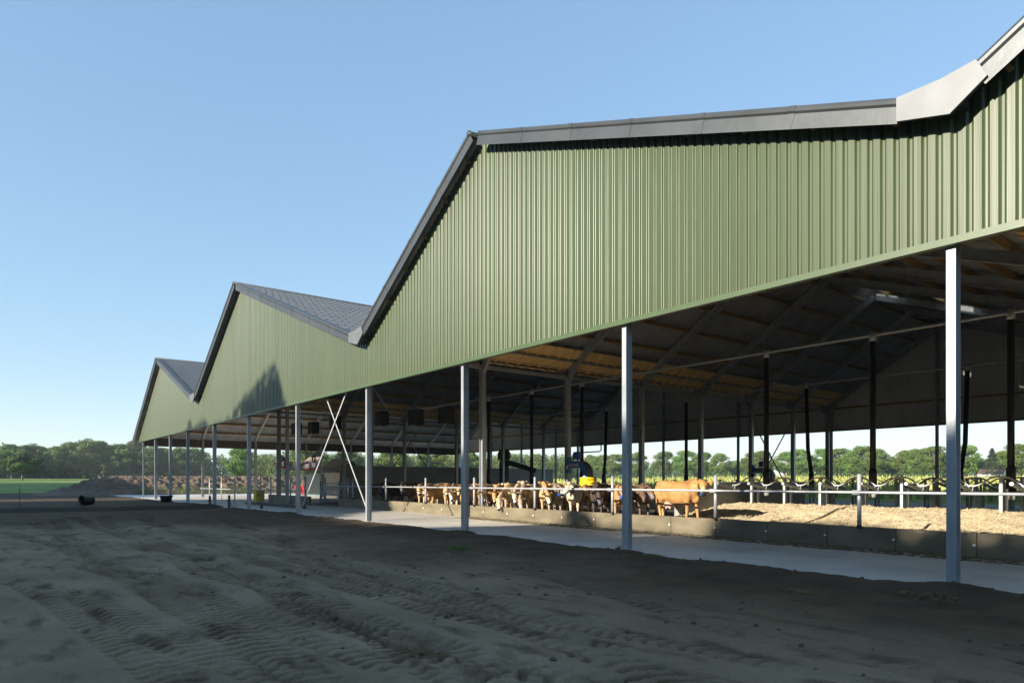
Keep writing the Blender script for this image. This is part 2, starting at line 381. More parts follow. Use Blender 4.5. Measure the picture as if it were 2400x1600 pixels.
# ------------------------------------------------------------------ barn
barn = thing('barn', 'long open-fronted cattle barn with green profiled gables and a zigzag saw-tooth roof', 'barn', (-25, 11.8, 0))
def part(mb, name, m, **k): return off(mb, barn).build(name, m, barn, **k)
def wall(y, name, sgn, zb, m):
    mb = MB(); per = .207; xs = []
    x = -70.0
    while x < 20.9:
        xs += [(x,.10),(x+.006,0),(x+.106,0),(x+.113,.10),(x+.138,.90),(x+.145,1),(x+.177,1),(x+.184,.9)]; x += per
    vs = []; ctop = []
    o = []
    for x, k in xs:
        yy = y + sgn*.032*k
        zt = zroof(x)-.16
        if zt < zb+.02: zt = zb+.02
        o.append((x, yy, zb, zt))
    n = len(o)
    mb.add([(a,b_,c_) for a,b_,c_,d_ in o]+[(a,b_,d_) for a,b_,c_,d_ in o], [(i, i+1, n+i+1, n+i) for i in range(n-1)])
    return mb
part(wall(11.70, 'gable_cladding', 1, 5.27, None), 'gable_cladding', M['green'])
# plain inner sheet right behind it and the far gable seen from inside
def plain(y, t):
    mb = MB(); xs = [-69.9]+[p[0] for p in PROF[1:-1]]+[20.8]; n = len(xs)
    vs = [(x,y,5.3) for x in xs]+[(x,y,max(zroof(x)-.2,5.32)) for x in xs]
    vs += [(x,y+t,z) for x,_,z in vs]
    fs = [(i,i+1,n+i+1,n+i) for i in range(n-1)]+[(2*n+i+1,2*n+i,3*n+i,3*n+i+1) for i in range(n-1)]+[(i+1,i,2*n+i,2*n+i+1) for i in range(n-1)]+[(n+i,n+i+1,3*n+i+1,3*n+i) for i in range(n-1)]
    mb.add(vs, fs); return mb
part(plain(11.745, .012), 'gable_lining', M['liner'])
part(wall(46.78, 'rear_cladding', 1, 5.12, None), 'rear_cladding', M['liner'])
part(plain(46.86, .03), 'rear_cladding_sheet', M['green'])
mb = MB(); mb.prism([(-.0,-.06),(.012,-.06),(.012,.05),(0,.05)], (-70.1,11.685,5.27), (20.9,11.685,5.27), (0,0,1))
mb.box(-70.1, 20.9, 11.69, 11.79, 5.205, 5.22)
part(mb, 'bottom_flashing', M['greenfl'])
mb = MB(); mb.box(-69.8, 20.8, 46.65, 46.77, 5.08, 5.2)
for z in (6.6, 8.1): mb.box(-69, 20, 46.66, 46.76, z, z+.12) if z < 7 else None
part(mb, 'rear_sheeting_rail', M['wood'])

# roof slopes: corrugated sheets in overlapping rows
SKY = []
for k, ((x0,z0),(x1,z1)) in enumerate(zip(PROF, PROF[1:])):
    dx, dz = x1-x0, z1-z0; ln = math.hypot(dx, dz); nx_, nz_ = -dz/ln, dx/ln
    rows = max(3, round(ln/1.22)); per = .177; ns = int((YB-YF)/per*6)
    yy = np.linspace(YF, YB, ns); co = .022*np.sin(2*math.pi*yy/per)
    quads = []
    lowfirst = z0 < z1
    V = []; Fq = []
    for r in range(rows):
        a, b2 = r/rows, (r+1)/rows+.012
        if b2 > 1: b2 = 1
        e0, e1 = (.012, 0) if lowfirst else (0, .012)
        P0 = np.stack([x0+dx*a+nx_*(co+e0-.03), yy, z0+dz*a+nz_*(co+e0-.03)], -1)
        P1 = np.stack([x0+dx*b2+nx_*(co+e1-.03), yy, z0+dz*b2+nz_*(co+e1-.03)], -1)
        base = sum(len(v) for v in V); V += [P0, P1]
        i = np.arange(ns-1); q = np.stack([base+i, base+i+1, base+ns+i+1, base+ns+i], -1)
        if k == 5 and r in (0, 3):
            yc = yy[:-1]; hole = np.zeros(len(yc), bool)
            for y0 in ((36.2,) if r == 0 else (35.7,)):
                hole |= (yc > y0) & (yc < y0+1.0)
            SKY.append((P0[:-1][hole], P0[1:][hole], P1[1:][hole], P1[:-1][hole])); q = q[~hole]
        Fq.append(q)
    V = np.concatenate(V); Fq = np.concatenate(Fq)
    V = V-np.array(barn.location)
    me = bpy.data.meshes.new('roof_slope'); me.vertices.add(len(V)); me.vertices.foreach_set('co', V.astype(np.float32).ravel())
    me.loops.add(Fq.size); me.loops.foreach_set('vertex_index', Fq.astype(np.int32).ravel())
    me.polygons.add(len(Fq)); me.polygons.foreach_set('loop_start', np.arange(0, Fq.size, 4, dtype=np.int32)); me.update(calc_edges=True)
    me.polygons.foreach_set('use_smooth', [True]*len(Fq)); me.materials.append(M['roof']); link('roof_slope', me, barn)
    # fixing caps on the visible slopes
    if k in (1, 3):
        mb = MB()
        for r in range(rows):
            t = (r+.06)/rows
            for j in range(0, int((YB-YF)/.354)):
                y = YF+.3+j*.354
                p = Vector((x0+dx*t, y, z0+dz*t)) + Vector((nx_,0,nz_))*.02
                mb.add([p+Vector((-.07,0,.0)), p+Vector((0,-.07,0)), p+Vector((.07,0,0)), p+Vector((0,.07,0)), p+Vector((nx_,0,nz_))*.05], [(0,1,4),(1,2,4),(2,3,4),(3,0,4)])
        o = part(mb, 'roof_fixing', M['zincpale']); o['kind'] = 'stuff'
    # barge trim along the front verge, in lapped lengths
    mb = MB(); sec = [(0,-.34),(.008,-.34),(.012,-.09),(.045,-.055),(.055,-.01),(.035,.035),(-.05,.045),(-.28,.045),(-.28,.03),(-.03,.03),(.0,0)]
    nseg = max(3, round(ln/2.35)); up = (nx_, 0, nz_)
    d = Vector((dx,0,dz))/ln
    A = Vector((x0,YF,z0)); st = .45 if k % 2 == 0 and k > 0 else (.5 if k%2==1 else 0); en = ln-(.0 if k % 2 == 0 else .55)
    for s_ in range(nseg):
        p0 = A+d*(st+(en-st)*s_/nseg); p1 = A+d*(st+(en-st)*(s_+1)/nseg+.0)
        mb.prism([(-a if False else a, b_) for a, b_ in sec], p0, p1, up)
        sec2 = [(a*1.0+.008, b_*1.02+.004) for a, b_ in sec[:7]]+[(sec[6][0], sec[6][1]-.01)]
        if s_: mb.prism(sec2, p0-d*.0, p0+d*.14, up)
    part(mb, 'verge_trim', M['zinc'])
    # rear verge
    mb = MB(); mb.prism([(0,-.3),(.02,-.3),(.02,.04),(0,.04)], (x0,YB,z0), (x1,YB,z1), up); part(mb, 'rear_verge_trim', M['zinc'])
    # purlins
    npur = max(3, round(ln/1.5))
    for j in range(npur):
        t = (j+.5)/npur; px, pz = x0+dx*t-nx_*.17, z0+dz*t-nz_*.17
        mb = MB(); mb.bar((px,YF+.28,pz), (px,46.7,pz), .075, .2, (nx_,0,nz_)); part(mb, 'purlin', M['wood'])
for A_, B_, C_, D_ in SKY:
    if len(A_):
        q = np.stack([A_, B_, C_, D_], 1)-np.array(barn.location); link('skylight', soup('skylight', q, M['skylight']), barn)
# ridge caps, valley gutters and their bare flashing
for k in (1, 3, 5, 7):
    x, z = PROF[k]; mb = MB(); mb.tube([(x,YF-.05,z-.02),(x,YB,z-.02)], .085, 10); part(mb, 'ridge_cap', M['zinc'], smooth=True)
for k in (2, 4, 6):
    x, z = PROF[k]; mb = MB(); mb.box(x-.22, x+.22, YF+.05, YB, z-.17, z-.13); mb.box(x-.24,x-.22,YF+.05,YB,z-.17,z+.05); mb.box(x+.22,x+.24,YF+.05,YB,z-.17,z+.05)
    part(mb, 'valley_gutter', M['zinc'])
    mb = MB(); e = lambda t: (x+t, zroof(x+t))
    y0 = YF-.06
    pts = [(x-.62, zroof(x-.62)+.03), (x, z+.26), (x+.46, zroof(x+.46)+.05), (x+.60, zroof(x+.60)-.33), (x+.12, z-.31), (x-.62, zroof(x-.62)-.34)]
    n = len(pts); mb.add([(a,y0,b_) for a,b_ in pts]+[(a,y0+.05,b_) for a,b_ in pts], [tuple(range(n)), tuple(range(n,2*n))[::-1]]+[(i,n+i,n+(i+1)%n,(i+1)%n) for i in range(n)])
    part(mb, 'valley_flashing', M['zincpale'])
# gutter boards of new wood along the valleys (inside)
for k in (2, 4, 6):
    x, z = PROF[k]
    for sgn in (-1, 1):
        xa, xb = x+sgn*.15, x+sgn*1.3; za, zb = zroof(xa)-.30, zroof(xb)-.30
        mb = MB(); mb.add([(xa,11.8,za),(xb,11.8,zb),(xb,46.6,zb),(xa,46.6,za),(xa,11.8,za+.03),(xb,11.8,zb+.03),(xb,46.6,zb+.03),(xa,46.6,za+.03)],
               [(0,1,2,3),(7,6,5,4),(0,4,5,1),(1,5,6,2),(2,6,7,3),(3,7,4,0)])
        y = 12.2
        while y < 46.4:
            mb.bar((xa,y,za-.035), (xb,y,zb-.035), .06, .07); y += .62
        part(mb, 'gutter_board', M['insul'])
        mb = MB(); xm, zm = x+sgn*.8, zroof(x+sgn*.8)-.42; mb.bar((xm,11.8,zm),(xm,46.6,zm),.1,.06); part(mb, 'batten', M['galvdark'])
# steel frames
VALX = [-69.6, -48.7, -23.75, -4.05, 20.6]
for y in FRAMES:
    for i in range(4):
        xa, xb, xr = VALX[i], VALX[i+1], PROF[2*i+1][0]
        for (p, q) in ((xa, xr), (xr, xb)):
            zp, zq = zroof(p)-.46, zroof(q)-.46
            mb = MB(); mb.ibeam((p,y,zp), (q,y,zq), .34, .16, (0,0,1), .014, .01)
            part(mb, 'rafter', M['galvdark'])
    for i, x in enumerate(VALX):
        mb = MB(); zt = zroof(x)-.42; mb.ibeam((x,y,0),(x,y,zt),.24,.2,(1,0,0),.014,.01)
        mb.box(x-.2,x+.2,y-.2,y+.2,-.3,.02)
        part(mb, 'column', M['galv'])
        if 0 < i < 4:
            for sg in (-1, 1):
                mb = MB(); xa = x+sg*.1; za = zt-.55; xb = x+sg*.75; zb = zroof(xb)-.6
                mb.add([(xa,y-.006,za),(xb,y-.006,zb),(xa,y-.006,zt+.05),(xa,y+.006,za),(xb,y+.006,zb),(xa,y+.006,zt+.05)], [(0,1,2),(5,4,3),(0,3,4,1),(1,4,5,2),(2,5,3,0)])
                mb.bar((xa,y,za),(xb,y,zb),.16,.014)
                part(mb, 'haunch', M['galvdark'])
for x in FCOL:
    mb = MB(); c = x+.065; mb.ibeam((c,11.905,-.25),(c,11.905,min(zroof(c)-.35,6.6)),.2,.13,(0,1,0),.011,.008) if x > -68 else mb.box(x,x+.09,11.8,11.9,-.2,5.3)
    part(mb, 'front_column', M['galv'])
    mb = MB(); c = x+.7; mb.ibeam((c,46.5,-.2),(c,46.5,zroof(c)-.4),.18,.14,(0,1,0)); part(mb, 'rear_column', M['galvdark'])
# wall rail behind the cladding foot, tie members, wind bracing
mb = MB(); mb.bar((-69,12.08,5.5),(20,12.08,5.5),.1,.1); part(mb, 'front_rail', M['galvdark'])
for xx in (-69.6, 20.6):
    for z in (4.9,):
        mb = MB(); mb.box(xx-.04,xx+.04,11.9,46.5,4.86,5.62); part(mb, 'eaves_beam', M['post'])
for x in VALX[1:4]:
    mb = MB(); mb.bar((x,11.9,zroof(x)-.72),(x,46.5,zroof(x)-.72),.1,.16); part(mb, 'valley_beam', M['galvdark'])
def brace(p0, p1, r, m): mb = MB(); mb.bar(p0, p1, r*2, .012, (0,1,0)); part(mb, 'wind_brace', m)
brace((-31.4,11.95,.1), (-26.0,11.95,5.5), .034, M['white']); brace((-24.4,12.0,.45), (-28.6,12.0,5.5), .034, M['white'])
brace((-38.8,19.5,7.4), (-38.8,24.9,.6), .07, M['galvdark']); brace((-38.8,24.7,7.4), (-38.8,19.3,.6), .07, M['galvdark'])
brace((-23.65,36.9,5.6), (-23.65,41.7,.6), .045, M['galvdark']); brace((-23.65,41.7,5.6), (-23.65,36.9,.6), .045, M['galvdark'])
brace((-48.2,31.9,6.), (-48.2,36.7,.6), .045, M['galvdark']); brace((-48.2,36.7,6.), (-48.2,31.9,.6), .045, M['galvdark'])
brace((-69.5,26.9,4.6), (-69.5,31.7,.6), .04, M['galvdark']); brace((-69.5,31.7,4.6), (-69.5,26.9,.6), .04, M['galvdark'])
for y in (14.0, 19.3):
    mb = MB(); mb.ibeam((-38.8,y+.05,.2),(-38.8,y+.05,12.0),.18,.16,(1,0,0)); part(mb, 'column', M['galvdark'])

# ------------------------------------------------------------------ feed curb and fence
def ctop(x): return .516+.0044*(-x-5.9)
def curb(x0, x1, label, h0=None):
    t = thing('feed_curb', label, 'curb wall', ((x0+x1)/2, 16.63, 0), 'concrete feed curbs')
    n = max(2, int((x1-x0)/1.6)); mb = MB()
    for i in range(n):
        a, b_ = x0+(x1-x0)*i/n, x0+(x1-x0)*(i+1)/n-.012
        za, zb = ctop(a), ctop(b_)
        mb.add([(a,16.55,-.2),(b_,16.55,-.2),(b_,16.72,-.2),(a,16.72,-.2),(a,16.55,za),(b_,16.55,zb),(b_,16.72,zb),(a,16.72,za)],
               [(0,3,2,1),(4,5,6,7),(0,1,5,4),(1,2,6,5),(2,3,7,6),(3,0,4,7)])
    off(mb, t).build('curb_wall', M['curb'], t, bevel=.008)
    for i in range(n):
        x = x0+(x1-x0)*(i+.97)/n; z = zf(x)*.5+ctop(x)*.52
        mb = MB(); mb.tube([(x,16.555,z),(x,16.525,z)], .028, 8); off(mb, t).build('bolt', M['whitep'], t)
curb(-37.4, 6, 'long stained feed curb in front of the cows, dotted with white bolt heads')
curb(-49.5, -41.9, 'short low concrete curb beside the yellow bin, left of the tube gate')
def fence(x0, x1, zr_, posts, label, ptop, pbase):
    t = thing('feed_fence', label, 'fence', ((x0+x1)/2, 16.5, 0), 'tube fences along the feed curb')
    mb = MB(); mb.tube([(x0,16.42,zr_),(x1,16.42,zr_)], .034, 10); off(mb, t).build('rail', M['white'], t, smooth=True)
    for x in posts:
        mb = MB(); mb.tube([(x,16.52,pbase(x)),(x,16.52,ptop)], .048, 12); off(mb, t).build('post', M['white'], t, smooth=True)
        mb = MB(); mb.tube([(x,16.52,zr_-.055),(x,16.52,zr_-.0),(x,16.52,zr_+.055)], .056, 12); mb.bar((x-.11,16.42,zr_+.045),(x+.07,16.42,zr_+.045),.075,.012); mb.bar((x-.11,16.42,zr_-.045),(x+.07,16.42,zr_-.045),.075,.012)
        off(mb, t).build('clamp', M['white'], t)
        mb = MB(); mb.tube([(x,16.52,pbase(x)-.03),(x,16.52,pbase(x)+.045)], .058, 12); off(mb, t).build('foot_sleeve', M['black'], t)
fence(-37.4, 6, 1.345, [-35.4,-31.5,-27.57,-23.62,-19.65,-15.67,-11.68,-7.67,-3.7,.3,4.3], 'galvanised tube fence over the long curb in front of the cows', 1.78, ctop)
fence(-68.0, -42.2, .99, [-65.1,-61.3,-57.5,-51.1,-48.9,-45.0,-42.4], 'low tube rail with tall white posts at the far open end of the barn', 1.95, lambda x: .15)

# straw bedding behind the curb
sx = np.linspace(-15.28, 7, 446); sy = np.linspace(18.3, 24.0, 115); X3, Y3 = np.meshgrid(sx, sy)
Z3 = np.where(Y3 < 22.7, .22+.12*sstep(18.3, 19.4, Y3)+.42*sstep(19.2, 22.6, Y3), .24+.52*sstep(23.9, 22.8, Y3)) + (fbm(X3*.8, Y3*.8, 3, 71)-.45)*.26*sstep(18.3,19.2,Y3) + (fbm(X3*5, Y3*5, 3, 72)-.45)*.09
Z3 = Z3+.004*(-X3-8)
o = link('straw_bedding', grid_mesh('straw_bedding', X3, Y3, Z3, M['straw'])); tag(o, 'pale chopped straw bedding heaped behind the feed curb', 'straw', kind='stuff')
def strands(n, xr, yr, zfun, ln, w, name, m, label, tilt=.35):
    x = nrng.uniform(*xr, n); y = nrng.uniform(*yr, n); z = zfun(x, y); a = nrng.uniform(0, math.pi, n); l = nrng.uniform(.5,1,n)*ln/2; p = nrng.normal(0, tilt, n)
    dx, dy, dz = np.cos(a)*l*np.cos(p), np.sin(a)*l*np.cos(p), np.sin(p)*l; wx, wy = -np.sin(a)*w, np.cos(a)*w
    q = np.stack([np.stack([x-dx-wx,y-dy-wy,z-dz],-1), np.stack([x+dx-wx,y+dy-wy,z+dz],-1), np.stack([x+dx+wx,y+dy+wy,z+dz+w],-1), np.stack([x-dx+wx,y-dy+wy,z-dz+w],-1)], 1)
    o = link(name, soup(name, q, m)); tag(o, label, 'straw', kind='stuff'); return o
def zs(x, y):
    i = np.clip(((x+15.28)/22.28*445).astype(int), 0, 445); j = np.clip(((y-18.3)/5.7*114).astype(int), 0, 114); return Z3[j, i]+.012
strands(30000, (-15.2, 3), (18.8, 23.2), zs, .16, .006, 'straw_strands', M['strawd'], 'loose straw stalks lying on the heaped bedding')
strands(5000, (-24, 2), (15.7, 16.54), lambda x, y: zf(x)+.012+.03*np.clip(y-16.0,0,1)*nrng.random(len(x)), .16, .006, 'feed_litter', M['hay'], 'thin line of spilt feed along the foot of the long curb', .15)

# partition wall between cows and bedding, low rear wall
t = thing('partition_wall', 'pale precast concrete wall behind the side-on fawn cow, its end lit white', 'wall', (-15.4, 24, 0))
mb = MB(); mb.box(-15.51, -15.29, 19.5, 28, .2, 1.56); off(mb, t).build('wall_panel', M['concwall'], t, bevel=.01)
mb = MB(); mb.box(-15.54, -15.26, 19.45, 28.05, 1.56, 1.60); off(mb, t).build('coping', M['whitep'], t)
t = thing('rear_wall', 'tall dark concrete panel wall across the inner end of the cow pen', 'wall', (-52.5, 36, 0))
mb = MB()
for i in range(8): mb.box(-52.7, -52.5, 23.4+i*2.9, 23.4+i*2.9+2.885, .1, 2.86)
off(mb, t).build('wall_panel', M['concwall'], t, bevel=.01)
mb = MB(); mb.box(-52.76,-52.44,23.4,46.6,2.86,2.93); off(mb, t).build('coping', M['galvdark'], t)

# ------------------------------------------------------------------ cubicles
def cubicle_row(x0, x1, y, label, ph=0, tubes=True, dirn=-1):
    p = 1.30; t = thing('cubicle_row', label, 'cubicle dividers', ((x0+x1)/2, y, 0), 'rows of cubicle dividers')
    pts = []; n0 = int((x1-x0)/p)
    for i in range(n0):
        xb = x0+i*p
        for f, z in ((0,1.475),(.13,1.475),(.24,1.53),(.42,1.70),(.52,1.735),(.70,1.735),(.80,1.69),(.97,1.53)):
            pts.append((xb+f*p, y, z))
    mb = MB(); mb.tube(pts, .027, 8); off(mb, t).build('neck_rail', M['white'], t, smooth=True)
    for i in range(n0):
        xb = x0+i*p
        mb = MB(); mb.ibeam((xb+.61*p,y+.06,.2),(xb+.61*p,y+.06,1.71),.12,.08,(0,1,0),.01,.008); off(mb, t).build('leg', M['white'], t)
        mb = MB(); mb.ibeam((xb+.61*p+.02,y+.42,.2),(xb+.61*p+.02,y+.42,1.4),.1,.06,(0,1,0),.01,.008); off(mb, t).build('rear_leg', M['white'], t)
        if tubes:
            mb = MB(); mb.tube([(xb+.02*p,y+.35,1.32),(xb+.02*p,y+dirn*1.0,1.54)], .052, 10); off(mb, t).build('divider_tube', M['galvdark'], t, smooth=False)
            mb = MB()
            for dx in (-.05, .05): mb.tube([(xb+.06*p+dx,y,1.50),(xb+.06*p+dx,y-.03,1.42),(xb+.06*p+dx*.6,y-.03,1.33)], .012, 6)
            off(mb, t).build('clip', M['white'], t)
    return t
cubicle_row(-15.16, 4, 22.5, 'front row of wavy white cubicle rails standing in the straw')
cubicle_row(-14.6, 5, 27.0, 'second row of wavy cubicle rails, shaded behind the straw', tubes=True)
cubicle_row(-13.0, 5, 33.2, 'third row of wavy cubicle rails in the dark middle of the barn', tubes=False)
cubicle_row(-33.0, 5, 40.5, 'far row of dark cubicle hoops against the sunny field', tubes=False)

# ------------------------------------------------------------------ feed pipes with drop tubes
def feedpipe(y, z, xs, label, lean):
    t = thing('feed_pipe', label, 'pipe', (-15, y, z), 'overhead feed pipes')
    mb = MB(); mb.tube([(-40,y,z),(14,y,z)], .05, 8); off(mb, t).build('pipe', M['white'], t, smooth=True)
    for i in range(-7, 3):
        mb = MB(); x = i*5+.6; mb.tube([(x,y,z),(x,y,zroof(x)-.2)], .008, 5); off(mb, t).build('hanger', M['galvdark'], t)
    for i, x in enumerate(xs):
        l = lean*((i % 3)-1)
        mb = MB(); mb.tube([(x,y,z-.12),(x+l*.3,y,3.2),(x+l,y,2.0)], .092, 12); c_ = off(mb, t).build('drop_tube', M['black'], t, smooth=True)
        mb = MB(); mb.tube([(x,y,z+.1),(x,y,z-.2)], .105, 12); off(mb, t).build('tee', M['white'], t, smooth=True)
        mb = MB(); mb.tube([(x+l,y,2.04),(x+l,y,1.98),(x+l,y,1.3)], [.09,.125,.125], 12); off(mb, t).build('sleeve', M['black'], t, smooth=True)
        mb = MB(); mb.tube([(x+l,y,1.35),(x+l,y,1.08)], .12, 14); off(mb, t).build('cup', M['sleeve'], t, smooth=True)
feedpipe(23.4, 6.45, [-32.0,-28.1,-24.25,-14.3,-10.42,-6.58,-2.7], 'nearer overhead feed pipe carrying fat black drop tubes over the bedding', .0)
feedpipe(32.0, 6.35, [-30.9,-24.6,-17.4,-10.5,-4], 'farther overhead feed pipe with slim black drop tubes deep in the barn', .25)

# ------------------------------------------------------------------ cow brushes
def text(body, size, name, m, parent, mtx, th=.006):
    cu = bpy.data.curves.new(name, 'FONT'); cu.body = body; cu.size = size; cu.extrude = th
    o = bpy.data.objects.new(name, cu); COL.objects.link(o)
    dg = bpy.context.evaluated_depsgraph_get(); me = bpy.data.meshes.new_from_object(o.evaluated_get(dg)); bpy.data.objects.remove(o)
    me.materials.clear(); me.materials.append(m); r = link(name, me, parent); r.matrix_local = mtx; return r
def brush(x, y, label, sc=1.):
    t = thing('cow_brush', label, 'cow brush', (x, y, 0), 'rotating cow brushes'); t.scale = (sc,sc,sc)
    mb = MB(); mb.box(-.02,.16,-.34,-.13,2.0,2.75); mb.build('bracket', M['blue'], t, bevel=.01)
    mb = MB(); mb.box(-.01,.15,-.36,-.34,2.2,2.32); mb.build('plate', M['whitep'], t)
    # arched arm: a plate profile swept in x-z with thickness in y
    def arc(r0, r1, y0, y1, name, m):
        mb = MB(); cx_, cz = .80, 1.92; n = 12; pts = []
        outer = [(.1, cz+r1)]+[(cx_+r1*math.sin(a), cz+r1*math.cos(a)) for a in np.linspace(0, math.pi/2, n)]+[(cx_+r1, cz-.12)]
        inner = [(cx_+r0, cz-.12)]+[(cx_+r0*math.sin(a), cz+r0*math.cos(a)) for a in np.linspace(math.pi/2, 0, n)]+[(.1, cz+r0)]
        sec = outer+inner; k = len(sec)
        N_ = len(outer)
        mb.add([(a,y0,b_) for a,b_ in sec]+[(a,y1,b_) for a,b_ in sec],
               [(i, i+1, k-2-i, k-1-i) for i in range(N_-1)]+[(k+i+1, k+i, k+k-1-i, k+k-2-i) for i in range(N_-1)]+[(i,k+i,k+(i+1)%k,(i+1)%k) for i in range(k)])
        return mb.build(name, m, t)
    arc(.34,.62,-.40,-.36,'arm_plate',M['blue']); arc(.34,.62,-.02,.02,'arm_plate',M['blue'])
    arc(.38,.64,-.359,-.021,'arm_cover',M['grey'])
    mb = MB(); mb.tube([(1.28,-.405,1.83),(1.28,-.42,1.83)],.075,14); mb.build('cap', M['whitep'], t)
    mb = MB(); mb.tube([(1.28,-.19,2.1),(1.28,-.19,1.75)],.06,10); mb.build('shaft', M['galv'], t)
    mb = MB(); mb.box(.45,.75,-.3,-.08,2.62,2.98); mb.build('motor', M['blue'], t, bevel=.02)
    mb = MB(); n = 40
    zs_ = np.linspace(1.80,.78,15)
    mb.tube([(1.30+.02*k/14, -.19, z) for k, z in enumerate(zs_)], [(.36+.03*(k % 2))*(1-.25*max(0,k-9)/5) for k in range(15)], 26)
    mb.v = [(a+rng.uniform(-.02,.02), b_+rng.uniform(-.02,.02), c_) for a,b_,c_ in mb.v]
    mb.build('brush_roller', M['yellow'], t)
    text('DeLaval', .2, 'lettering', M['whitep'], t, Matrix.Translation((.24,-.407,2.32)) @ Matrix.Rotation(R(90),4,'X'))
    mb = MB(); mb.add([(.12,-.408,2.27),(.155,-.408,2.27),(.165,-.408,2.41),(.155,-.408,2.41)],[(0,1,2,3)]); mb.add([(.17,-.408,2.27),(.205,-.408,2.27),(.175,-.408,2.41),(.165,-.408,2.41)],[(0,1,2,3)])
    mb.build('emblem', M['whitep'], t)
    return t
brush(-23.5, 22.0, 'blue arched cow brush with bright yellow roller on the sunlit inner column')
brush(-23.5, 37.2, 'small distant blue cow brush with yellow roller beside a black drop tube', .95)

# ------------------------------------------------------------------ cows
FAWN = (.52,.345,.18,1); DEEP = (.44,.255,.11,1); GREY = (.32,.245,.17,1); DARK = (.07,.052,.042,1); BROWN = (.15,.095,.06,1); CREAM = (.60,.48,.33,1)
def make_cow(P, f, neck_mid=None, stride=0.):
    P = Vector(P); f = Vector(f).normalized(); mb = MB(); Yv = Vector((0,1,0)); Zv = Vector((0,0,1))
    trunk = [(-.82,.99,.07,.10),(-.77,.97,.15,.19),(-.68,.95,.21,.25),(-.52,.91,.255,.30),(-.30,.86,.275,.335),(-.05,.83,.30,.355),(.18,.835,.295,.36),(.36,.86,.255,.345),(.52,.89,.21,.31),(.64,.92,.15,.24),(.70,.93,.09,.16)]
    mb.rings([((x,0,z),(0,w,0),(0,0,h)) for x,z,w,h in trunk])
    mb.rings([((-.60,0,1.14),(0,.20,0),(.22,0,.06)), ((-.60,0,1.19),(0,.10,0),(.12,0,.03))])
    # neck
    nb = Vector((.50,0,1.0)); a = nb; mid = (nb+P)/2+Vector((.02,0,.02)); nd = (P-nb).normalized()
    side = Vector((-nd.y,nd.x,0)); side = side.normalized() if side.length > .2 else Yv
    side = Yv if abs(nd.y) < .3 else side
    upn = side.cross(nd)*-1
    mb.rings([(nb-nd*.12, Yv*.17, upn*.27),(nb+nd*.08, Yv*.14, upn*.24),(mid, side*.105, upn*.185),(P-nd*.05, side*.09, upn*.135),(P+nd*.03, side*.075, upn*.10)])
    # head
    hs = Vector((-f.y, f.x, 0))
    hs = hs.normalized() if hs.length > .15 else Yv
    hu = f.cross(hs); hu = hu if hu.z > 0 else -hu
    if hu.z < 0: hu = -hu
    H = lambda d, u=0, s=0: P+f*d+hu*u+hs*s
    mb.rings([(H(-.06,.0),hs*.06,hu*.06),(H(-.01,.01),hs*.095,hu*.095),(H(.07,.005),hs*.108,hu*.125),(H(.15,-.005),hs*.104,hu*.125),(H(.24,-.02),hs*.080,hu*.105),(H(.33,-.03),hs*.066,hu*.082),(H(.40,-.035),hs*.072,hu*.078),(H(.455,-.035),hs*.066,hu*.068),(H(.48,-.035),hs*.045,hu*.045)])
    ears = []
    for sg in (-1, 1):
        ed = (hs*sg*.95 - hu*.05 - f*.06).normalized(); e0 = H(.0,.035,sg*.075); w = ed.cross(f).normalized()
        mb.rings([(e0,f*.025,w*.03),(e0+ed*.05,f*.03,w*.058),(e0+ed*.11,f*.028,w*.074),(e0+ed*.165,f*.024,w*.055),(e0+ed*.20,f*.018,w*.02)])
        ears.append((e0+ed*.11, ed, w))
        mb.ball(H(.125,.055,sg*.088), .034, 8, 6)
    # legs
    for sg in (-1, 1):
        s = stride*sg
        mb.tube([(.46,sg*.13,.98),(.47,sg*.155,.78),(.45+s*.2,sg*.15,.60),(.47+s*.5,sg*.14,.44),(.48+s*.7,sg*.135,.37),(.48+s*.85,sg*.135,.26),(.475+s*.95,sg*.135,.15),(.49+s,sg*.135,.09),(.51+s,sg*.135,.0)],
                [.12,.125,.085,.055,.055,.038,.036,.045,.055], 10)
        mb.tube([(-.58,sg*.13,1.0),(-.56,sg*.165,.84),(-.50-s*.2,sg*.17,.66),(-.58-s*.5,sg*.155,.53),(-.68-s*.6,sg*.145,.45),(-.69-s*.8,sg*.14,.36),(-.665-s*.9,sg*.14,.2),(-.655-s,sg*.14,.11),(-.62-s,sg*.14,.0)],
                [.16,.19,.135,.08,.06,.046,.04,.047,.056], 10)
    # udder, brisket, tail
    mb.ball((-.36,0,.54), (.19,.14,.15), 12, 8)
    for a_, b_ in ((-.28,.07),(-.28,-.07),(-.44,.07),(-.44,-.07)): mb.tube([(a_,b_,.46),(a_,b_,.36)], [.028,.022], 7)
    mb.ball((.60,0,.70), (.13,.08,.14), 10, 7)
    mb.tube([(-.76,0,1.16),(-.84,0,1.12),(-.885,.01,.98),(-.90,.02,.75),(-.895,.02,.52),(-.89,.02,.36)], [.04,.036,.03,.026,.034,.03], 8)
    tmp = bpy.data.objects.new('tmp', mb.mesh('tmp')); COL.objects.link(tmp)
    r = tmp.modifiers.new('r','REMESH'); r.mode = 'VOXEL'; r.voxel_size = .021
    s_ = tmp.modifiers.new('s','SMOOTH'); s_.factor = .5; s_.iterations = 4
    me = bpy.data.meshes.new_from_object(tmp.evaluated_get(bpy.context.evaluated_depsgraph_get())); bpy.data.objects.remove(tmp)
    me.name = 'body'; me.materials.clear(); me.materials.append(M['hide']); me.polygons.foreach_set('use_smooth', [True]*len(me.polygons))
    n = len(me.vertices); co = np.zeros(n*3, np.float32); me.vertices.foreach_get('co', co); co = co.reshape(-1,3)
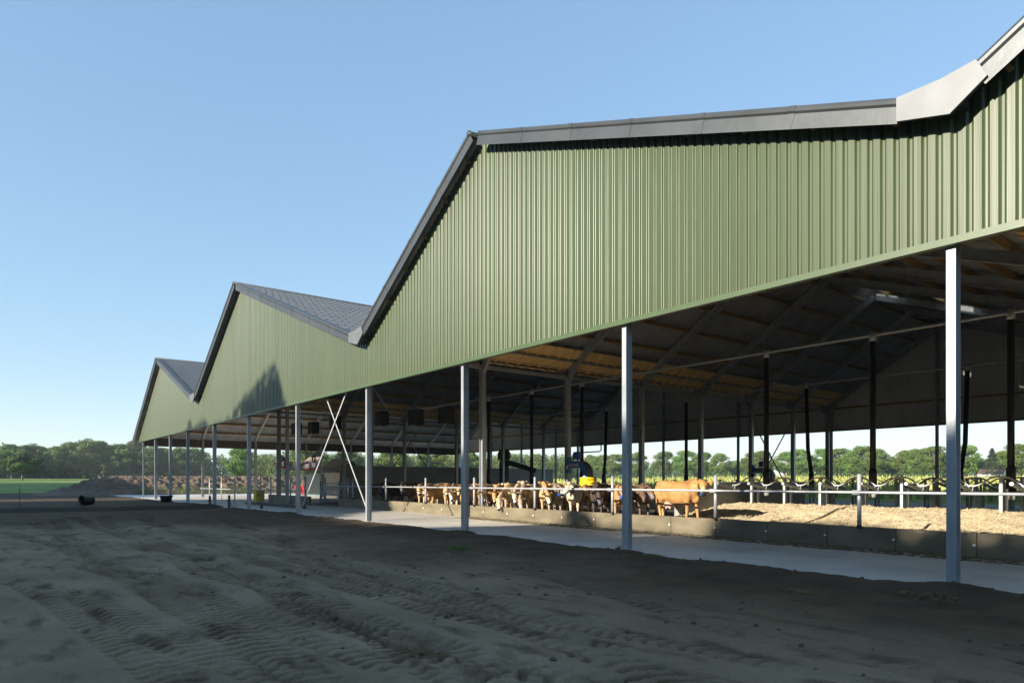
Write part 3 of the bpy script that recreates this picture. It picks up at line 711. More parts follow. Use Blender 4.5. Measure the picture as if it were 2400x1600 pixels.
    Pn, fn, hn, un = (np.array(v) for v in (P, f, hs, hu)); rel = co-Pn; d = rel@fn; s = np.abs(rel@hn); u = rel@un
    head = (d > -.1) & (d < .55) & (s < .4) & (np.abs(u) < .22)
    hd = head & (s < .16)
    coat = np.ones((n,4), np.float32); mark = np.zeros((n,4), np.float32)
    z = co[:,2]; x = co[:,0]
    k = sstep(.62,.40,z)[:,None]*.55; coat[:,:3] = coat[:,:3]*(1-k)+np.array([1.35,1.55,2.0])*k       # paler lower legs and belly
    k = (sstep(-.70,-.80,x)*sstep(.5,.8,z))[:,None]*.5; coat[:,:3] = coat[:,:3]*(1-k)+np.array([1.3,1.45,1.8])*k
    k = (np.exp(-((x-.35)/.35)**2)*sstep(.95,1.15,z)*(~head))[:,None]*.3; coat[:,:3] *= (1-k)
    k = (hd*sstep(.20,.30,d)*sstep(.44,.39,d))[:,None]*.9; coat[:,:3] = coat[:,:3]*(1-k)+np.array([1.55,2.1,3.2])*k; k = (hd*sstep(.09,.0,d))[:,None]*.35; coat[:,:3] *= (1-k*np.array([.2,.45,.6])); k = (hd*np.exp(-((d-.19)/.08)**2)*sstep(.05,.09,s))[:,None]*.5; coat[:,:3] = coat[:,:3]*(1-k)+np.array([1.3,1.6,2.1])*k        # mealy muzzle
    k = (head & (s > .15)); coat[k,:3] = coat[k,:3]*np.array([1.15,1.25,1.5])
    def setm(mask, c): mark[mask,:3] = c; mark[mask,3] = 1
    setm(hd & (d > .415) & (u > -.09), (.025,.022,.022))
    for sg in (-1,1):
        e = np.array(H(.128,.06,sg*.112)); setm(np.linalg.norm(co-e, axis=1) < .026, (.01,.008,.008))
    setm(z < .075, (.03,.026,.022))
    setm((x < -.855) & (z < .55), (.05,.035,.025))
    ud = (np.abs(co[:,1]) < .16) & (x > -.57) & (x < -.17) & (z < .58) & (z > .34); setm(ud & (np.hypot(np.hypot((x+.36)/.21, co[:,1]/.17), (z-.50)/.18) < 1.05), (.62,.42,.33))
    for nm, arr in (('coat', coat), ('mark', mark)):
        a_ = me.color_attributes.new(nm, 'FLOAT_COLOR', 'POINT'); a_.data.foreach_set('color', arr.ravel())
    root = bpy.data.objects.new('cow', None); COL.objects.link(root)
    bo = link('body', me, root)
    for p, ed, w in ears:
        mb = MB(); q = p+f*.034-w*.035*(1 if w.z > 0 else -1); a, c = ed*.03, w*.035
        mb.add([q-a-c, q+a-c, q+a+c, q-a+c, q-a-c+f*.008, q+a-c+f*.008, q+a+c+f*.008, q-a+c+f*.008], [(0,1,2,3),(7,6,5,4),(0,4,5,1),(1,5,6,2),(2,6,7,3),(3,7,4,0)])
        mb.build('ear_tag', M['yellowp'], root)
    q = mid.lerp(P, .35); mb = MB(); rr = []
    N_ = 20
    ring = [q+side*.118*math.cos(2*math.pi*i/N_)+upn*.185*math.sin(2*math.pi*i/N_) for i in range(N_+1)]
    mb.tube(ring, .016, 6, cap=False); co_ = mb.build('collar', M['blackm'], root)
    lo = min(ring, key=lambda v: v.z); mb = MB(); mb.box(lo.x-.03,lo.x+.03,lo.y-.035,lo.y+.035,lo.z-.13,lo.z-.01); mb.build('transponder', M['blue'], co_, bevel=.01)
    return root
VAR = {
 'alert': make_cow((.94,.10,1.30),(.66,.42,-.62)), 'level': make_cow((1.00,.14,1.05),(.50,.42,-.76)), 'low': make_cow((1.08,.14,.86),(.40,.36,-.84)),
 'floor': make_cow((1.22,.08,.62),(.36,.26,-.90)), 'turn': make_cow((.92,.22,1.16),(.22,.80,-.56)), 'turnr': make_cow((.96,-.18,1.12),(.42,-.70,-.58), stride=.05),
 'side': make_cow((.97,-.10,1.12),(.50,-.62,-.60), stride=.09)}
used = set()
def cow(v, hx, y, rot, color, label, sc=1.0, z=.27, group='fawn and brown dairy cows in the pen'):
    """hx: where the head should come, along the curb"""
    a = R(rot); loc = (hx-math.cos(a)*1.05*sc, y-math.sin(a)*1.05*sc, z)
    root = VAR[v]
    if v in used: r = dup(root, loc, a, label, group, sc, color)
    else:
        used.add(v); r = root; r.location = loc; r.rotation_euler = (0,0,a); r.scale = (sc,)*3; r['label'] = label; r['group'] = group
        for c in r.children: c.color = color
    r['category'] = 'cow'
    return r
cow('alert', -38.31, 18.60, -60, BROWN, 'brown cow with raised head, last in line beside the tube gate')
cow('level', -33.57, 17.15, -70, DARK, 'dark cow facing out in the shade just right of the cross-braced column')
cow('level', -31.43, 17.20, -62, DARK, 'shaded black-faced cow with a yellow tag, before a wide brown cow', 1.08)
cow('turn', -37.63, 19.60, 185, BROWN, 'wide brown cow standing broadside in the shade behind the black-faced cow', 1.05)
cow('level', -29.42, 17.05, -62, FAWN, 'left one of two fawn cows with heads together at the shade edge')
cow('level', -28.64, 16.95, -78, DEEP, 'right one of two fawn cows with heads together at the shade edge')
cow('turnr', -29.45, 18.50, -50, GREY, 'grey-fawn cow with a dark slanting shadow across its shoulder')
cow('level', -26.95, 17.05, -60, FAWN, 'fawn cow with level ears, just left of a pale-faced cow')
cow('low', -26.52, 17.10, -62, CREAM, 'pale cream-faced cow lowering its head between two orange-faced cows')
cow('level', -25.69, 16.95, -74, DEEP, 'orange-faced cow close to the left side of the third front column')
cow('low', -23.91, 17.00, -52, GREY, 'grey-cheeked fawn cow reaching down just right of the third front column')
cow('low', -22.95, 16.95, -70, DEEP, 'orange-faced cow with wide ears beneath the first inner column')
cow('floor', -21.95, 16.62, -74, FAWN, 'fawn cow stretching its head right down over the curb', 1.02)
cow('low', -21.66, 16.98, -66, CREAM, 'cream-faced cow with round ears, right of the cow reaching over the curb')
cow('floor', -21.35, 17.15, -58, GREY, 'grey cow with its nose resting on the curb, beside a fence post')
cow('turn', -27.64, 19.50, 178, FAWN, 'golden cow behind the first inner column, only its back above the rail')
cow('turnr', -24.26, 20.30, -8, FAWN, 'fawn cow broadside behind the feeding row, facing right')
cow('alert', -25.86, 20.80, -58, CREAM, 'cream cow holding its head high at the back, left of a fence post')
cow('turn', -31.02, 19.70, 172, DEEP, 'reddish cow broadside behind the orange-faced cow, facing left')
cow('level', -24.00, 18.50, -72, DEEP, 'reddish cow in the second row, its head between the column and the cream-faced cow')
cow('level', -22.26, 18.30, -70, FAWN, 'fawn cow in the second row just left of the tall fence post')
cow('level', -33.36, 18.90, -70, BROWN, 'brown cow in the second row behind the two fawn heads')
cow('low', -20.06, 17.30, -50, FAWN, 'fawn cow with a pale chest standing square behind a fence post, head bent')
cow('alert', -22.92, 19.60, -55, DEEP, 'red-faced cow raising its head above the others, right of a fence post', 0.98)
cow('level', -19.79, 17.70, -46, GREY, 'grey-brown cow with blue collar tag, standing square to the viewer', 1.03)
cow('alert', -21.59, 19.90, -62, CREAM, 'cream cow with pricked ears peering over the backs, left of the blue brush', 0.97)
cow('turnr', -18.52, 17.50, -42, CREAM, 'white-faced cow turned to the left with a dark collar and a blue tag')
cow('low', -17.52, 17.50, -58, DARK, 'blackish cow with a pale muzzle hanging its head below the yellow roller', 1.06)
cow('level', -18.33, 19.00, -64, BROWN, 'brown cow standing behind the blackish cow, mostly hidden')
cow('level', -16.21, 17.35, -52, DEEP, 'red-brown cow with a pale leg beside the second front column')
cow('level', -15.59, 18.00, -48, BROWN, 'brown cow seen from the front, between the second front column and the side-on cow', 1.04)
cow('alert', -16.88, 20.60, -45, DEEP, 'orange head with a yellow ear tag peeping over the side-on cow')
cow('turn', -23.41, 20.60, 176, FAWN, 'golden cow broadside at the back, facing left toward the raised red-faced head')
cow('turnr', -22.17, 20.90, 2, DEEP, 'reddish cow broadside at the back, facing right below the blue brush arm')
cow('level', -22.85, 19.00, -60, BROWN, 'brown cow squeezed in between the tall fence post and the pale-chested fawn cow')
cow('turn', -26.67, 20.40, 176, CREAM, 'cream cow broadside behind the first inner column, facing left')
cow('level', -17.46, 19.20, -60, GREY, 'grey-brown cow just left of the second front column, in the second row')
cow('level', -30.68, 18.70, -70, FAWN, 'fawn cow in the second row behind the pair of fawn heads')
cow('turn', -32.46, 19.40, 176, FAWN, 'golden cow broadside behind the pair of fawn heads, facing left')
cow('level', -27.59, 18.70, -64, DEEP, 'reddish cow in the second row just behind the third front column')
cow('turnr', -27.32, 20.10, -6, FAWN, 'golden cow broadside behind the orange-faced cow at the inner column, facing right')
cow('level', -24.12, 19.20, -66, CREAM, 'pale cow in the third row behind the cow reaching over the curb')
cow('level', -21.30, 18.70, -58, FAWN, 'fawn cow between the pale-chested fawn cow and the square-standing grey-brown cow')
cow('level', -20.05, 19.30, -62, DEEP, 'reddish cow in the second row directly below the blue brush arm')
cow('turn', -19.85, 20.40, 172, FAWN, 'golden cow broadside behind the blackish cow, facing left')
cow('level', -20.18, 18.60, -60, DEEP, 'reddish cow wedged between the square-standing grey-brown cow and the white-faced cow')
cow('turnr', -17.45, 19.90, -4, FAWN, 'golden cow broadside behind the brown cow next to the side-on cow')
cow('side', -12.95, 17.95, -4, (.42,.225,.08,1), 'large golden fawn cow standing side-on, looking at the viewer', 1.14)

# ------------------------------------------------------------------ fittings in the left half
for i, (x, z) in enumerate(((-55.8,6.0),(-52.2,5.85),(-48.0,5.95),(-40.6,5.75),(-36.2,5.5),(-32.8,5.35))):
    lb = ['black box fan hanging leftmost, half behind the fifth front column', 'black box fan hanging just right of the fifth front column', 'black box fan hanging behind the white cross brace',
          'black box fan hanging just right of the cross-braced column', 'black box fan hanging between two dark slanting braces', 'black box fan hanging rightmost, beside the inner columns'][i]
    t = thing('box_fan', lb, 'fan', (x, 21.0, z), 'black box fans under the roof')
    mb = MB(); mb.box(-.45,.45,-.3,.3,-.47,.47); mb.build('housing', M['blackm'], t, bevel=.02)
    mb = MB(); mb.box(-.5,.5,-.34,-.3,-.52,-.47); mb.build('lip', M['galvdark'], t)
    mb = MB(); mb.tube([(-.3,0,.47),(-.3,0,zroof(x)-z-.25)], .012, 6); mb.tube([(.3,0,.47),(.3,0,zroof(x)-z-.25)], .012, 6); mb.build('hanger', M['galvdark'], t)
# banner
t = thing('banner', 'sagging white cloth banner with a red bottom edge at the left end of the barn', 'banner', (-46, 17.4, 0))
def bn(u, v):  # u 0..1 across, v 0 bottom..1 top
    top = 3.95-1.0*(1-(2*u-1)**2)*1.0+.1*(u-.5); bot = 2.62-.16*u*(1-u)*4-.15*u
    return (-50.2+8.2*u, 17.4+.12*math.sin(u*9), bot+(top-bot)*v)
def bpatch(u0,u1,v0,v1,name,m,dy):
    mb = MB(); nu, nv = max(2,int(28*(u1-u0))), max(2,int(8*(v1-v0)))
    vs = []
    for j in range(nv+1):
        for i in range(nu+1):
            p = bn(u0+(u1-u0)*i/nu, v0+(v1-v0)*j/nv); vs.append((p[0],p[1]-dy,p[2]))
    mb.add(vs, [(j*(nu+1)+i,j*(nu+1)+i+1,(j+1)*(nu+1)+i+1,(j+1)*(nu+1)+i) for j in range(nv) for i in range(nu)]); return off(mb, t).build(name, m, t, smooth=True)
bpatch(0,1,0,1,'cloth',M['cloth'],0); bpatch(0,1,0.005,.13,'stripe',M['red'],.006); bpatch(.14,.42,.62,.97,'panel',M['darkred'],.006); bpatch(.27,.42,.72,.97,'panel',M['yellowp'],.012)
bpatch(.55,.93,.955,.995,'edging',M['yellowp'],.006)
mb = MB(); c0 = Vector(bn(.83,.68)); mb.tube([c0+Vector((.22*math.cos(a),-.02,.2*math.sin(a))) for a in np.linspace(0,6.283,17)], .06, 6); a0 = Vector(bn(.64,.62)); b0 = Vector(bn(.74,.66)); mb.bar(a0+Vector((0,-.03,0)), b0+Vector((0,-.03,0)), .02, .12)
mb.bar(a0+Vector((-.3,-.03,-.1)), a0+Vector((.1,-.03,.02)), .02, .09)
off(mb, t).build('emblem', M['ink'], t)
mb = MB()
for a, b_ in ((.05,.12),(.08,.3)): 
    p = Vector(bn(a+.05,.38)); mb.tube([p+Vector((b_*2.2+.42*math.cos(q),-.02,.28*math.sin(q))) for q in np.linspace(0,6.283,17)], .05, 6)
off(mb, t).build('print', M['darkred'], t)
mb = MB()
for u in (0, 1): p = bn(u,1); mb.tube([(p[0],p[1],0.2),(p[0],p[1],5.2 if u else 4.3)], .03, 8)
off(mb, t).build('pole', M['galv'], t)
# yellow bin
t = thing('storage_bin', 'yellow plastic bin with a dark hole, standing beside the low curb', 'bin', (-52.0, 16.7, .14))
mb = MB(); mb.rings([]) if False else mb.box(-.34,.30,-.32,.32,0,.86); mb.build('body', M['yellowp'], t, bevel=.05)
mb = MB(); mb.box(-.36,.32,-.34,.34,.80,.88); mb.build('lid', M['yellowp'], t, bevel=.02)
mb = MB(); mb.tube([(.30,-.05,.45),(.315,-.05,.45)], .08, 10); mb.build('hole', M['black'], t)
# tube gate
def tubegate(x0, x1, y, z0, z1, nb, label, vert=False):
    t = thing('tube_gate', label, 'gate', ((x0+x1)/2, y, 0), 'galvanised gates at the pen entrance'); mb = MB()
    mb.tube([(x0,y,z0),(x0,y,z1)], .035, 8); mb.tube([(x1,y,z0),(x1,y,z1)], .035, 8); mb.tube([(x0,y,z0),(x1,y,z0)], .035, 8); mb.tube([(x0,y,z1),(x1,y,z1)], .035, 8)
    off(mb, t).build('frame', M['galv'], t, smooth=True)
    for i in range(nb):
        mb = MB(); f = (i+1)/(nb+1)
        if vert: mb.tube([(x0+(x1-x0)*f,y,z0),(x0+(x1-x0)*f,y,z1)], .022, 6)
        else: mb.tube([(x0,y,z0+(z1-z0)*f),(x1,y,z0+(z1-z0)*f)], .024, 6)
        off(mb, t).build('bar', M['galv'], t, smooth=True)
    if not vert: mb = MB(); mb.tube([((x0+x1)/2,y,z0),((x0+x1)/2,y,z1)], .024, 6); off(mb, t).build('stile', M['galv'], t)
    for x in (x0-.12, x1+.12):
        mb = MB(); mb.tube([(x,y,0),(x,y,z1+.35)], .05, 10); off(mb, t).build('post', M['galv'], t, smooth=True)
tubegate(-41.0, -37.8, 17.3, .5, 1.5, 2, 'galvanised tube gate with horizontal bars at the left end of the long curb')
tubegate(-44.4, -41.6, 18.4, .15, 1.3, 16, 'white grille gate of close upright bars beside the tube gate', True)
tubegate(-60.0, -54.0, 30.0, .2, 1.4, 4, 'distant tube fence panel in front of the soil heap', False)
# red trough trailer behind
t = thing('feed_hopper', 'red steel feed hopper standing on the lit concrete behind the fifth front column', 'hopper', (-73.6, 28.6, .25))
mb = MB(); mb.add([(-1.2,-.5,.1),(1.2,-.5,.1),(1.2,.5,.1),(-1.2,.5,.1),(-1.35,-.7,.95),(1.35,-.7,.95),(1.35,.7,.95),(-1.35,.7,.95)],[(0,3,2,1),(4,5,6,7),(0,1,5,4),(1,2,6,5),(2,3,7,6),(3,0,4,7)])
mb.build('body', M['red'], t, bevel=.03)
for x in (-.9,.9): mb = MB(); mb.box(x-.06,x+.06,-.45,.45,-.02,.12); mb.build('foot', M['blackm'], t)
mb = MB()
for x in (-.8,-.27,.27,.8): mb.box(x-.03,x+.03,-.74,-.62,.2,.9)
mb.build('rib', M['darkred'], t)
# sloped-roof store behind the pen
t = thing('store_shed', 'low store shed with a tilted white and black sheet roof behind the cross brace', 'shed', (-60, 25.6, 0))
mb = MB(); mb.box(-65.2,-54.4,26.2,26.4,0,2.42); off(mb, t).build('wall', M['concwall'], t)
mb = MB(); mb.box(-66.6,-62.6,25.9,26.1,0,2.35); off(mb, t).build('side_panel', M['teal'], t)
A_, B_, C_, D_, E_ = (-63.2,25.5,2.5),(-57.8,25.5,2.5),(-63.2,27.5,3.9),(-59.6,27.8,3.5),(-54.2,26.2,2.5)
mb = MB(); mb.add([A_,B_,D_,C_,(-63.2,27.6,3.85),(-59.6,27.9,3.45)],[(0,1,2,3),(3,2,5,4)]); off(mb, t).build('roof_sheet', M['tarp'], t)
mb = MB(); mb.add([B_,E_,D_],[(0,1,2)]); mb.bar((-63.2,25.5,2.5),(-57.8,25.5,2.5),.08,.08); mb.bar(B_,D_,.08,.08); mb.bar((-62.5,25.9,3.0),(-58.2,25.6,2.6),.06,.08); off(mb, t).build('roof_flap', M['blackm'], t)
# dark feeding machine on the rear wall
t = thing('feed_machine', 'black feeding machine with a hooded head leaning on top of the rear wall', 'machine', (-49.6, 38, 2.9))
mb = MB(); mb.ball((0,0,1.15), (.75,.6,.62), 7, 5); mb.build('hood', M['blackm'], t)
mb = MB(); mb.prism([(-.4,-.22),(.4,-.22),(.4,.22),(-.4,.22)], (0,0,.6), (2.2,2.0,-.3), (0,0,1)); mb.build('chute', M['black'], t, bevel=.04)
mb = MB(); mb.tube([(-.9,0,.75),(-.1,0,.9)], .08, 8); mb.box(-.3,.3,-.3,.3,-2.9,.6); mb.build('stand', M['blackm'], t)
# pipe bend hanging at the rear eave
t = thing('pipe_bend', 'thin dark pipe with a bent end hanging under the far cladding beside the blue brush', 'pipe', (-30,46.2,5))
mb = MB(); mb.tube([(-48.9,46,2.9),(-48.9,46,4.3),(-48.8,46,4.45),(-45.3,46,4.45),(-45.1,46,4.55),(-45.1,46,5.3)], .06, 8); off(mb, t).build('pipe', M['blackm'], t, smooth=True)

# ------------------------------------------------------------------ yard objects at the left
def gz(x, y):
    i = int(np.argmin(np.abs(gx-x))); j = int(np.argmin(np.abs(gy-y))); return float(Z[j, i])
t = thing('barrel', 'dark open-ended plastic barrel lying on its side on the soil', 'barrel', (-49.2, 5.1, gz(-49.2,5.1)+.30)); t.rotation_euler = (0,0,R(24)); t.scale = (.82,.82,.82)
mb = MB(); mb.tube([(0,-.02,0),(0,.12,0),(0,.40,0),(0,.7,0),(0,.8,0)], [.40,.39,.355,.34,.31], 22, cap=False); o = mb.build('shell', M['black'], t, smooth=True)
s_ = o.modifiers.new('s','SOLIDIFY'); s_.thickness = .03
mb = MB(); mb.tube([(0,.76,0),(0,.79,0)], .32, 22); mb.build('base', M['blackm'], t)
mb = MB(); mb.tube([(.405*math.cos(a),-.02,.405*math.sin(a)) for a in np.linspace(0,6.2832,25)], .022, 6); mb.build('rim', M['black'], t)
t = thing('tub', 'round black rubber tub standing on the mud before the columns', 'tub', (-52.2, 10.4, gz(-52.2,10.4)))
mb = MB(); mb.tube([(0,0,.02),(0,0,.06),(0,0,.3),(0,0,.42)], [.30,.33,.38,.41], 20, cap=False); o = mb.build('shell', M['black'], t, smooth=True); s_ = o.modifiers.new('s','SOLIDIFY'); s_.thickness = .02
mb = MB(); mb.tube([(0,0,.02),(0,0,.04)], .31, 20); mb.build('base', M['black'], t)
mb = MB(); mb.tube([(.42*math.cos(a),.42*math.sin(a),.43) for a in np.linspace(0,6.2832,21)], .025, 6); mb.build('rim', M['black'], t)
for i, (x, y, h, lb) in enumerate(((-42.3,10.75,.80,'short weathered fence post with an orange tip right beside a front column'),(-40.4,11.3,.86,'short weathered fence post with dangling wires between two front columns'))):
    t = thing('fence_post', lb, 'post', (x, y, 0), 'short weathered posts by the concrete edge')
    mb = MB(); mb.tube([(0,0,-.1),(0,0,h*.6),(.01,0,h-.08),(.01,0,h)], [.075,.07,.068,.04], 9); mb.build('stake', M['post'], t)
    mb = MB(); mb.tube([(0,-.07,h*.62),(.0,-.13,h*.62)], .03, 7); mb.build('insulator', M['red'] if i == 0 else M['black'], t)
    if i:
        mb = MB()
        for k in range(5):
            a = .35+k*.22; mb.tube([(.05,0,h*.6-.02*k),(a*.6,.05,h*.45-.05*k),(a,.06*k,.1),(a+.1,.05,-.02)] if k < 2 else [(a,0,.75-.05*k),(a+.02,.02,.4),(a-.02,0,.0)], .008, 5)
        mb.tube([(.4,0,.16),(1.5,.1,.2)], .008, 5); mb.build('wire', M['blackm'], t)
t = thing('marker_stake', 'thin dark stake standing alone on the soil at the far left', 'stake', (-44.1,1.8,gz(-44.1,1.8)))
mb = MB(); mb.tube([(0,0,-.1),(0,0,1.15)], .014, 6); mb.build('rod', M['post'], t); mb = MB(); mb.box(-.025,.025,-.02,.02,.9,.98); mb.build('insulator', M['black'], t)
t = thing('bollard', 'stubby dark rubber bollard at the foot of the sixth front column', 'bollard', (-37.9, 12.3, .1)); t.scale = (.6,.6,.6)
mb = MB(); mb.tube([(0,0,0),(0,0,.34),(0,0,.42)], [.13,.12,.06], 12); mb.build('body', M['black'], t, smooth=True); mb = MB(); mb.tube([(0,0,.0),(0,0,.03)], .17, 12); mb.build('foot', M['blackm'], t)
t = thing('kerb', 'low dark concrete kerb lying across the floor between the cross-braced column and the bin', 'kerb', (-38, 14.0, .1))
mb = MB(); mb.box(-8.,1.9,-.12,.12,-.02,.22); mb.build('block', M['pen'], t, bevel=.02)

# soil heap
hx_ = np.linspace(-104, -80, 160); hy_ = np.linspace(-2, 75, 460); X4, Y4 = np.meshgrid(hx_, hy_)
H4 = 2.15*sstep(3, 15, Y4)*np.clip(1.25-np.abs((X4+92)/6.5)**1.6, 0, 1)
H4 = H4*(.85+.3*fbm(X4*.5,Y4*.5,3,81)) + sstep(.2,1,H4)*((fbm(X4*1.6,Y4*1.6,4,82)-.45)*.85+(fbm(X4*4,Y4*4,3,85)-.45)*.8)
H4 = np.minimum(H4, 2.2+.12*fbm(X4,Y4,2,83)) + zf(X4)-.08
o = link('soil_heap', grid_mesh('soil_heap', X4, Y4, H4, M['soil'])); tag(o, 'long heap of loose brown soil beyond the left end of the barn', 'soil heap', kind='structure')

# ------------------------------------------------------------------ trees
def crown_quads(clumps, n, size, r=nrng):
    """clumps: array of (x,y,z,rx,ry,rz); leaf faces mostly on the clump shells"""
    c = clumps; w = (c[:,3]*c[:,4]*c[:,5])**(2/3); i = r.choice(len(c), n, p=w/w.sum())
    d = r.normal(size=(n,3)); d /= np.linalg.norm(d, axis=1)[:,None]; rad = r.uniform(.62, 1.08, n)
    p = c[i,:3]+d*c[i,3:6]*rad[:,None]
    nrm = d+r.normal(size=(n,3))*.55; nrm /= np.linalg.norm(nrm, axis=1)[:,None]
    a = np.cross(nrm, r.normal(size=(n,3))); a /= np.linalg.norm(a, axis=1)[:,None]; b_ = np.cross(nrm, a)
    s = (size*r.uniform(.5,1.2,n))[:,None]; a = a*s; b_ = b_*s*.7
    q = np.stack([p-a, p-b_*.9, p+a, p+b_], 1)
    tn = r.uniform(0,1,len(c))
    tone = np.clip(.25+.35*tn[i]+.25*r.random(n)+.15*d[:,2], 0, 1)
    return q, tone
def tree_meshes(h, w, trunk_h, nclump, nleaf, size, seed, leaf, flat=1.):
    r = np.random.default_rng(seed); ch = h-trunk_h; cl = []
    for k in range(nclump):
        u = r.uniform(-1,1); a = r.uniform(0,6.283); rr = math.sqrt(max(0,1-u*u))*r.uniform(.45,.95)
        s = r.uniform(.20,.34)*w*.5
        x, y = rr*math.cos(a)*w*.42, rr*math.sin(a)*w*.42; z = trunk_h+ch*.48+u*ch*.42
        if u < -.5: z += .15*ch*r.random()
        cl.append((x,y,z,s*r.uniform(.9,1.3),s*r.uniform(.9,1.3),s*r.uniform(.55,.85)*flat))
    cl = np.array(cl); q, tone = crown_quads(cl, nleaf, size, r)
    mb = MB(); tr = .018*h+.05
    mb.tube([(0,0,-.3),(.03,.02,trunk_h*.5),(-.02,.05,trunk_h),(.08,0,trunk_h+ch*.35),(.0,.05,trunk_h+ch*.75)], [tr*1.5,tr,tr*.9,tr*.6,tr*.2], 8)
    for k in range(0, nclump, 3):
        c = cl[k]; z0 = trunk_h*(.8)+ch*.15*r.random(); mb.tube([(0,.03,z0),(c[0]*.5,c[1]*.5,(z0+c[2])/2-.2),(c[0],c[1],c[2])], [tr*.45,tr*.3,tr*.1], 6)
    return soup('crown', q, leaf, tone), mb.mesh('trunk', M['bark'], True)
TM = [tree_meshes(12.5,12.5,1.9,48,12500,.25,101,M['leaf']), tree_meshes(12,11.5,2.2,44,11500,.25,102,M['leaf']), tree_meshes(13,13.5,2.0,54,13000,.26,103,M['leaf'],.85),
      tree_meshes(11,9.5,1.6,34,9000,.24,104,M['leaf']), tree_meshes(6.2,9.5,1.3,30,9500,.22,105,M['leafd'],.8), tree_meshes(4.,2.6,1.3,9,1300,.2,106,M['leaf'])]
TD = [tree_meshes(13.5,13,1.6,52,13000,.29,111,M['leafd']), tree_meshes(13.8,12,2.0,48,12000,.29,112,M['leafd']), tree_meshes(12.8,11.5,1.5,44,12000,.28,113,M['leafd'])]
def tree(ms, x, y, z, s, label, group, name='oak_tree', sz=None, cat='tree'):
    t = thing(name, label, cat, (x,y,z), group); t.scale = (s, s, (sz or s)); t.rotation_euler = (0,0,rng.uniform(0,6.28))
    link('crown', ms[0], t); link('trunk', ms[1], t); return t
# camera-free placement: the avenue stands 200 m behind the facade line
AV = [(-212.16,0.83,0),(-203.16,0.84,1),(-194.11,0.78,2),(-186.42,0.82,0),(-174.32,0.87,1),(-165.04,0.85,0),(-151.96,0.8,2),(-144.39,0.76,0),(-138.88,0.73,1),(-127.48,0.69,2),(-123.63,0.75,0),(-116.07,0.71,1),(-110.14,0.72,2),(-105.4,0.76,0),(-100.05,0.72,2),(-96.03,0.7,1),(-91.41,0.78,0),(-87.65,0.71,1),(-80.46,0.63,2),(-76.39,0.67,0),(-73.07,0.69,2),(-66.12,0.72,0),(-58.14,0.58,1),(-54.44,0.68,2),(-50.21,0.69,0),(-46.14,0.66,1)]
names = ['first','second','third','fourth','fifth','sixth','seventh','eighth','ninth','tenth','eleventh','twelfth','thirteenth','fourteenth','fifteenth','sixteenth','seventeenth','eighteenth','nineteenth','twentieth','twenty-first','twenty-second','twenty-third','twenty-fourth','twenty-fifth','twenty-sixth']
def terr(x, y): d = math.hypot(x, y); return float(zf(np.array(x)) + 2.4*sstep(75,250,np.array(d)))
for i, (x, s, k) in enumerate(AV):
    y = 200+rng.uniform(-3,3); tree(TM[k], x, y, terr(x,y), s, 'sunlit round-crowned tree, %s from the left in the avenue beyond the crop field' % names[i], 'avenue of trees beyond the crop field')
for i, (x, y, s, lb) in enumerate(((-141.4,212,0.55,'small pale tree filling the gap in the avenue left of the black drop tube'),(-66.3,212,0.50,'low pale tree beside the conifer, in front of the white house'),(-89.0,212,0.62,'half-hidden tree showing between two tall avenue oaks'))):
    tree(TM[3], x, y, terr(x,y), s, lb, None)
# left wood edge
LT = [(-262,-2,.95,0),(-268,4,.78,1),(-258,8.5,.90,2),(-266,14,.92,0),(-258,20,.88,2),(-270,25,.98,1),(-262,30,1.08,0),(-272,34,1.04,1),(-260,38,1.0,2),(-268,43,1.06,1),(-258,47,.92,0),(-266,52,.90,2),(-256,56,.92,0),(-262,61,.88,1),(-284,0,.9,1),(-286,18,.92,2),(-288,36,1.05,0),(-284,55,.95,1)]
for i, (x, y, s, k) in enumerate(LT):
    tree(TD[k], x, y, terr(x,y), s*.93, 'dark broad-leaved tree, %s in the wood edge behind the meadow at the left' % names[i], 'wood edge behind the meadow', 'broadleaf_tree')
tree(TM[4], -196, 8.5, terr(-196,8.5), 1.05, 'low spreading tree with a dome crown standing alone in the meadow', None, 'spreading_tree')
tree(TM[5], -205, 26, terr(-205,26), 1.0, 'slim young tree on a bare stem before the wood edge', None, 'young_tree')
tree(TM[5], -206, 22, terr(-206,22)-1.2, .55, 'tiny bright bush at the foot of the wood edge', None, 'bush', cat='bush')
for i, (x, y, s, k, lb) in enumerate(((-160,47,.78,0,'round green tree above the soil heap, between two thin front columns'),(-150,59,.98,2,'broad tree above the soil heap, right of the fifth thin column'),(-152,70,.85,1,'tree above the soil heap, left edge touching the sixth column'),(-150,80,.9,0,'tree behind the left part of the cloth banner'),(-150,92,.86,2,'tree partly under the cloth banner beside the pale column'),(-150,104,.78,1,'tree seen just right of the cloth banner'))):
    tree(TM[k], x, y, terr(x,y), s*.82, lb, 'trees beyond the soil heap')
# far continuous woods
def wood(x0, y0, x1, y1, h, depth, n, nl, size, label, leaf, ground=0):
    cl = []
    for k in range(n):
        f = nrng.random(); x = x0+(x1-x0)*f+nrng.normal()*depth*.4; y = y0+(y1-y0)*f+nrng.normal()*depth*.4
        hh = h*nrng.uniform(.75,1.08); w = nrng.uniform(3,5.2); g0 = terr(x,y)
        for z in np.arange(.7, hh, 2.1): cl.append((x+nrng.normal()*.8, y+nrng.normal()*.8, g0+z, w*(1-.35*z/hh), w*(1-.35*z/hh), 2.3))
    q, tone = crown_quads(np.array(cl), nl, size); o = link('woodland', soup('woodland', q, leaf, tone)); tag(o, label, 'wood', kind='stuff'); return o
wood(-300,-40,-290,75,10.5,8,120,60000,.5,'dark interior of the wood behind the meadow edge trees',M['leafd'])
wood(-420,120,-330,330,15,16,90,80000,.6,'hazy dark wood far behind the soil heap',M['leafd'])
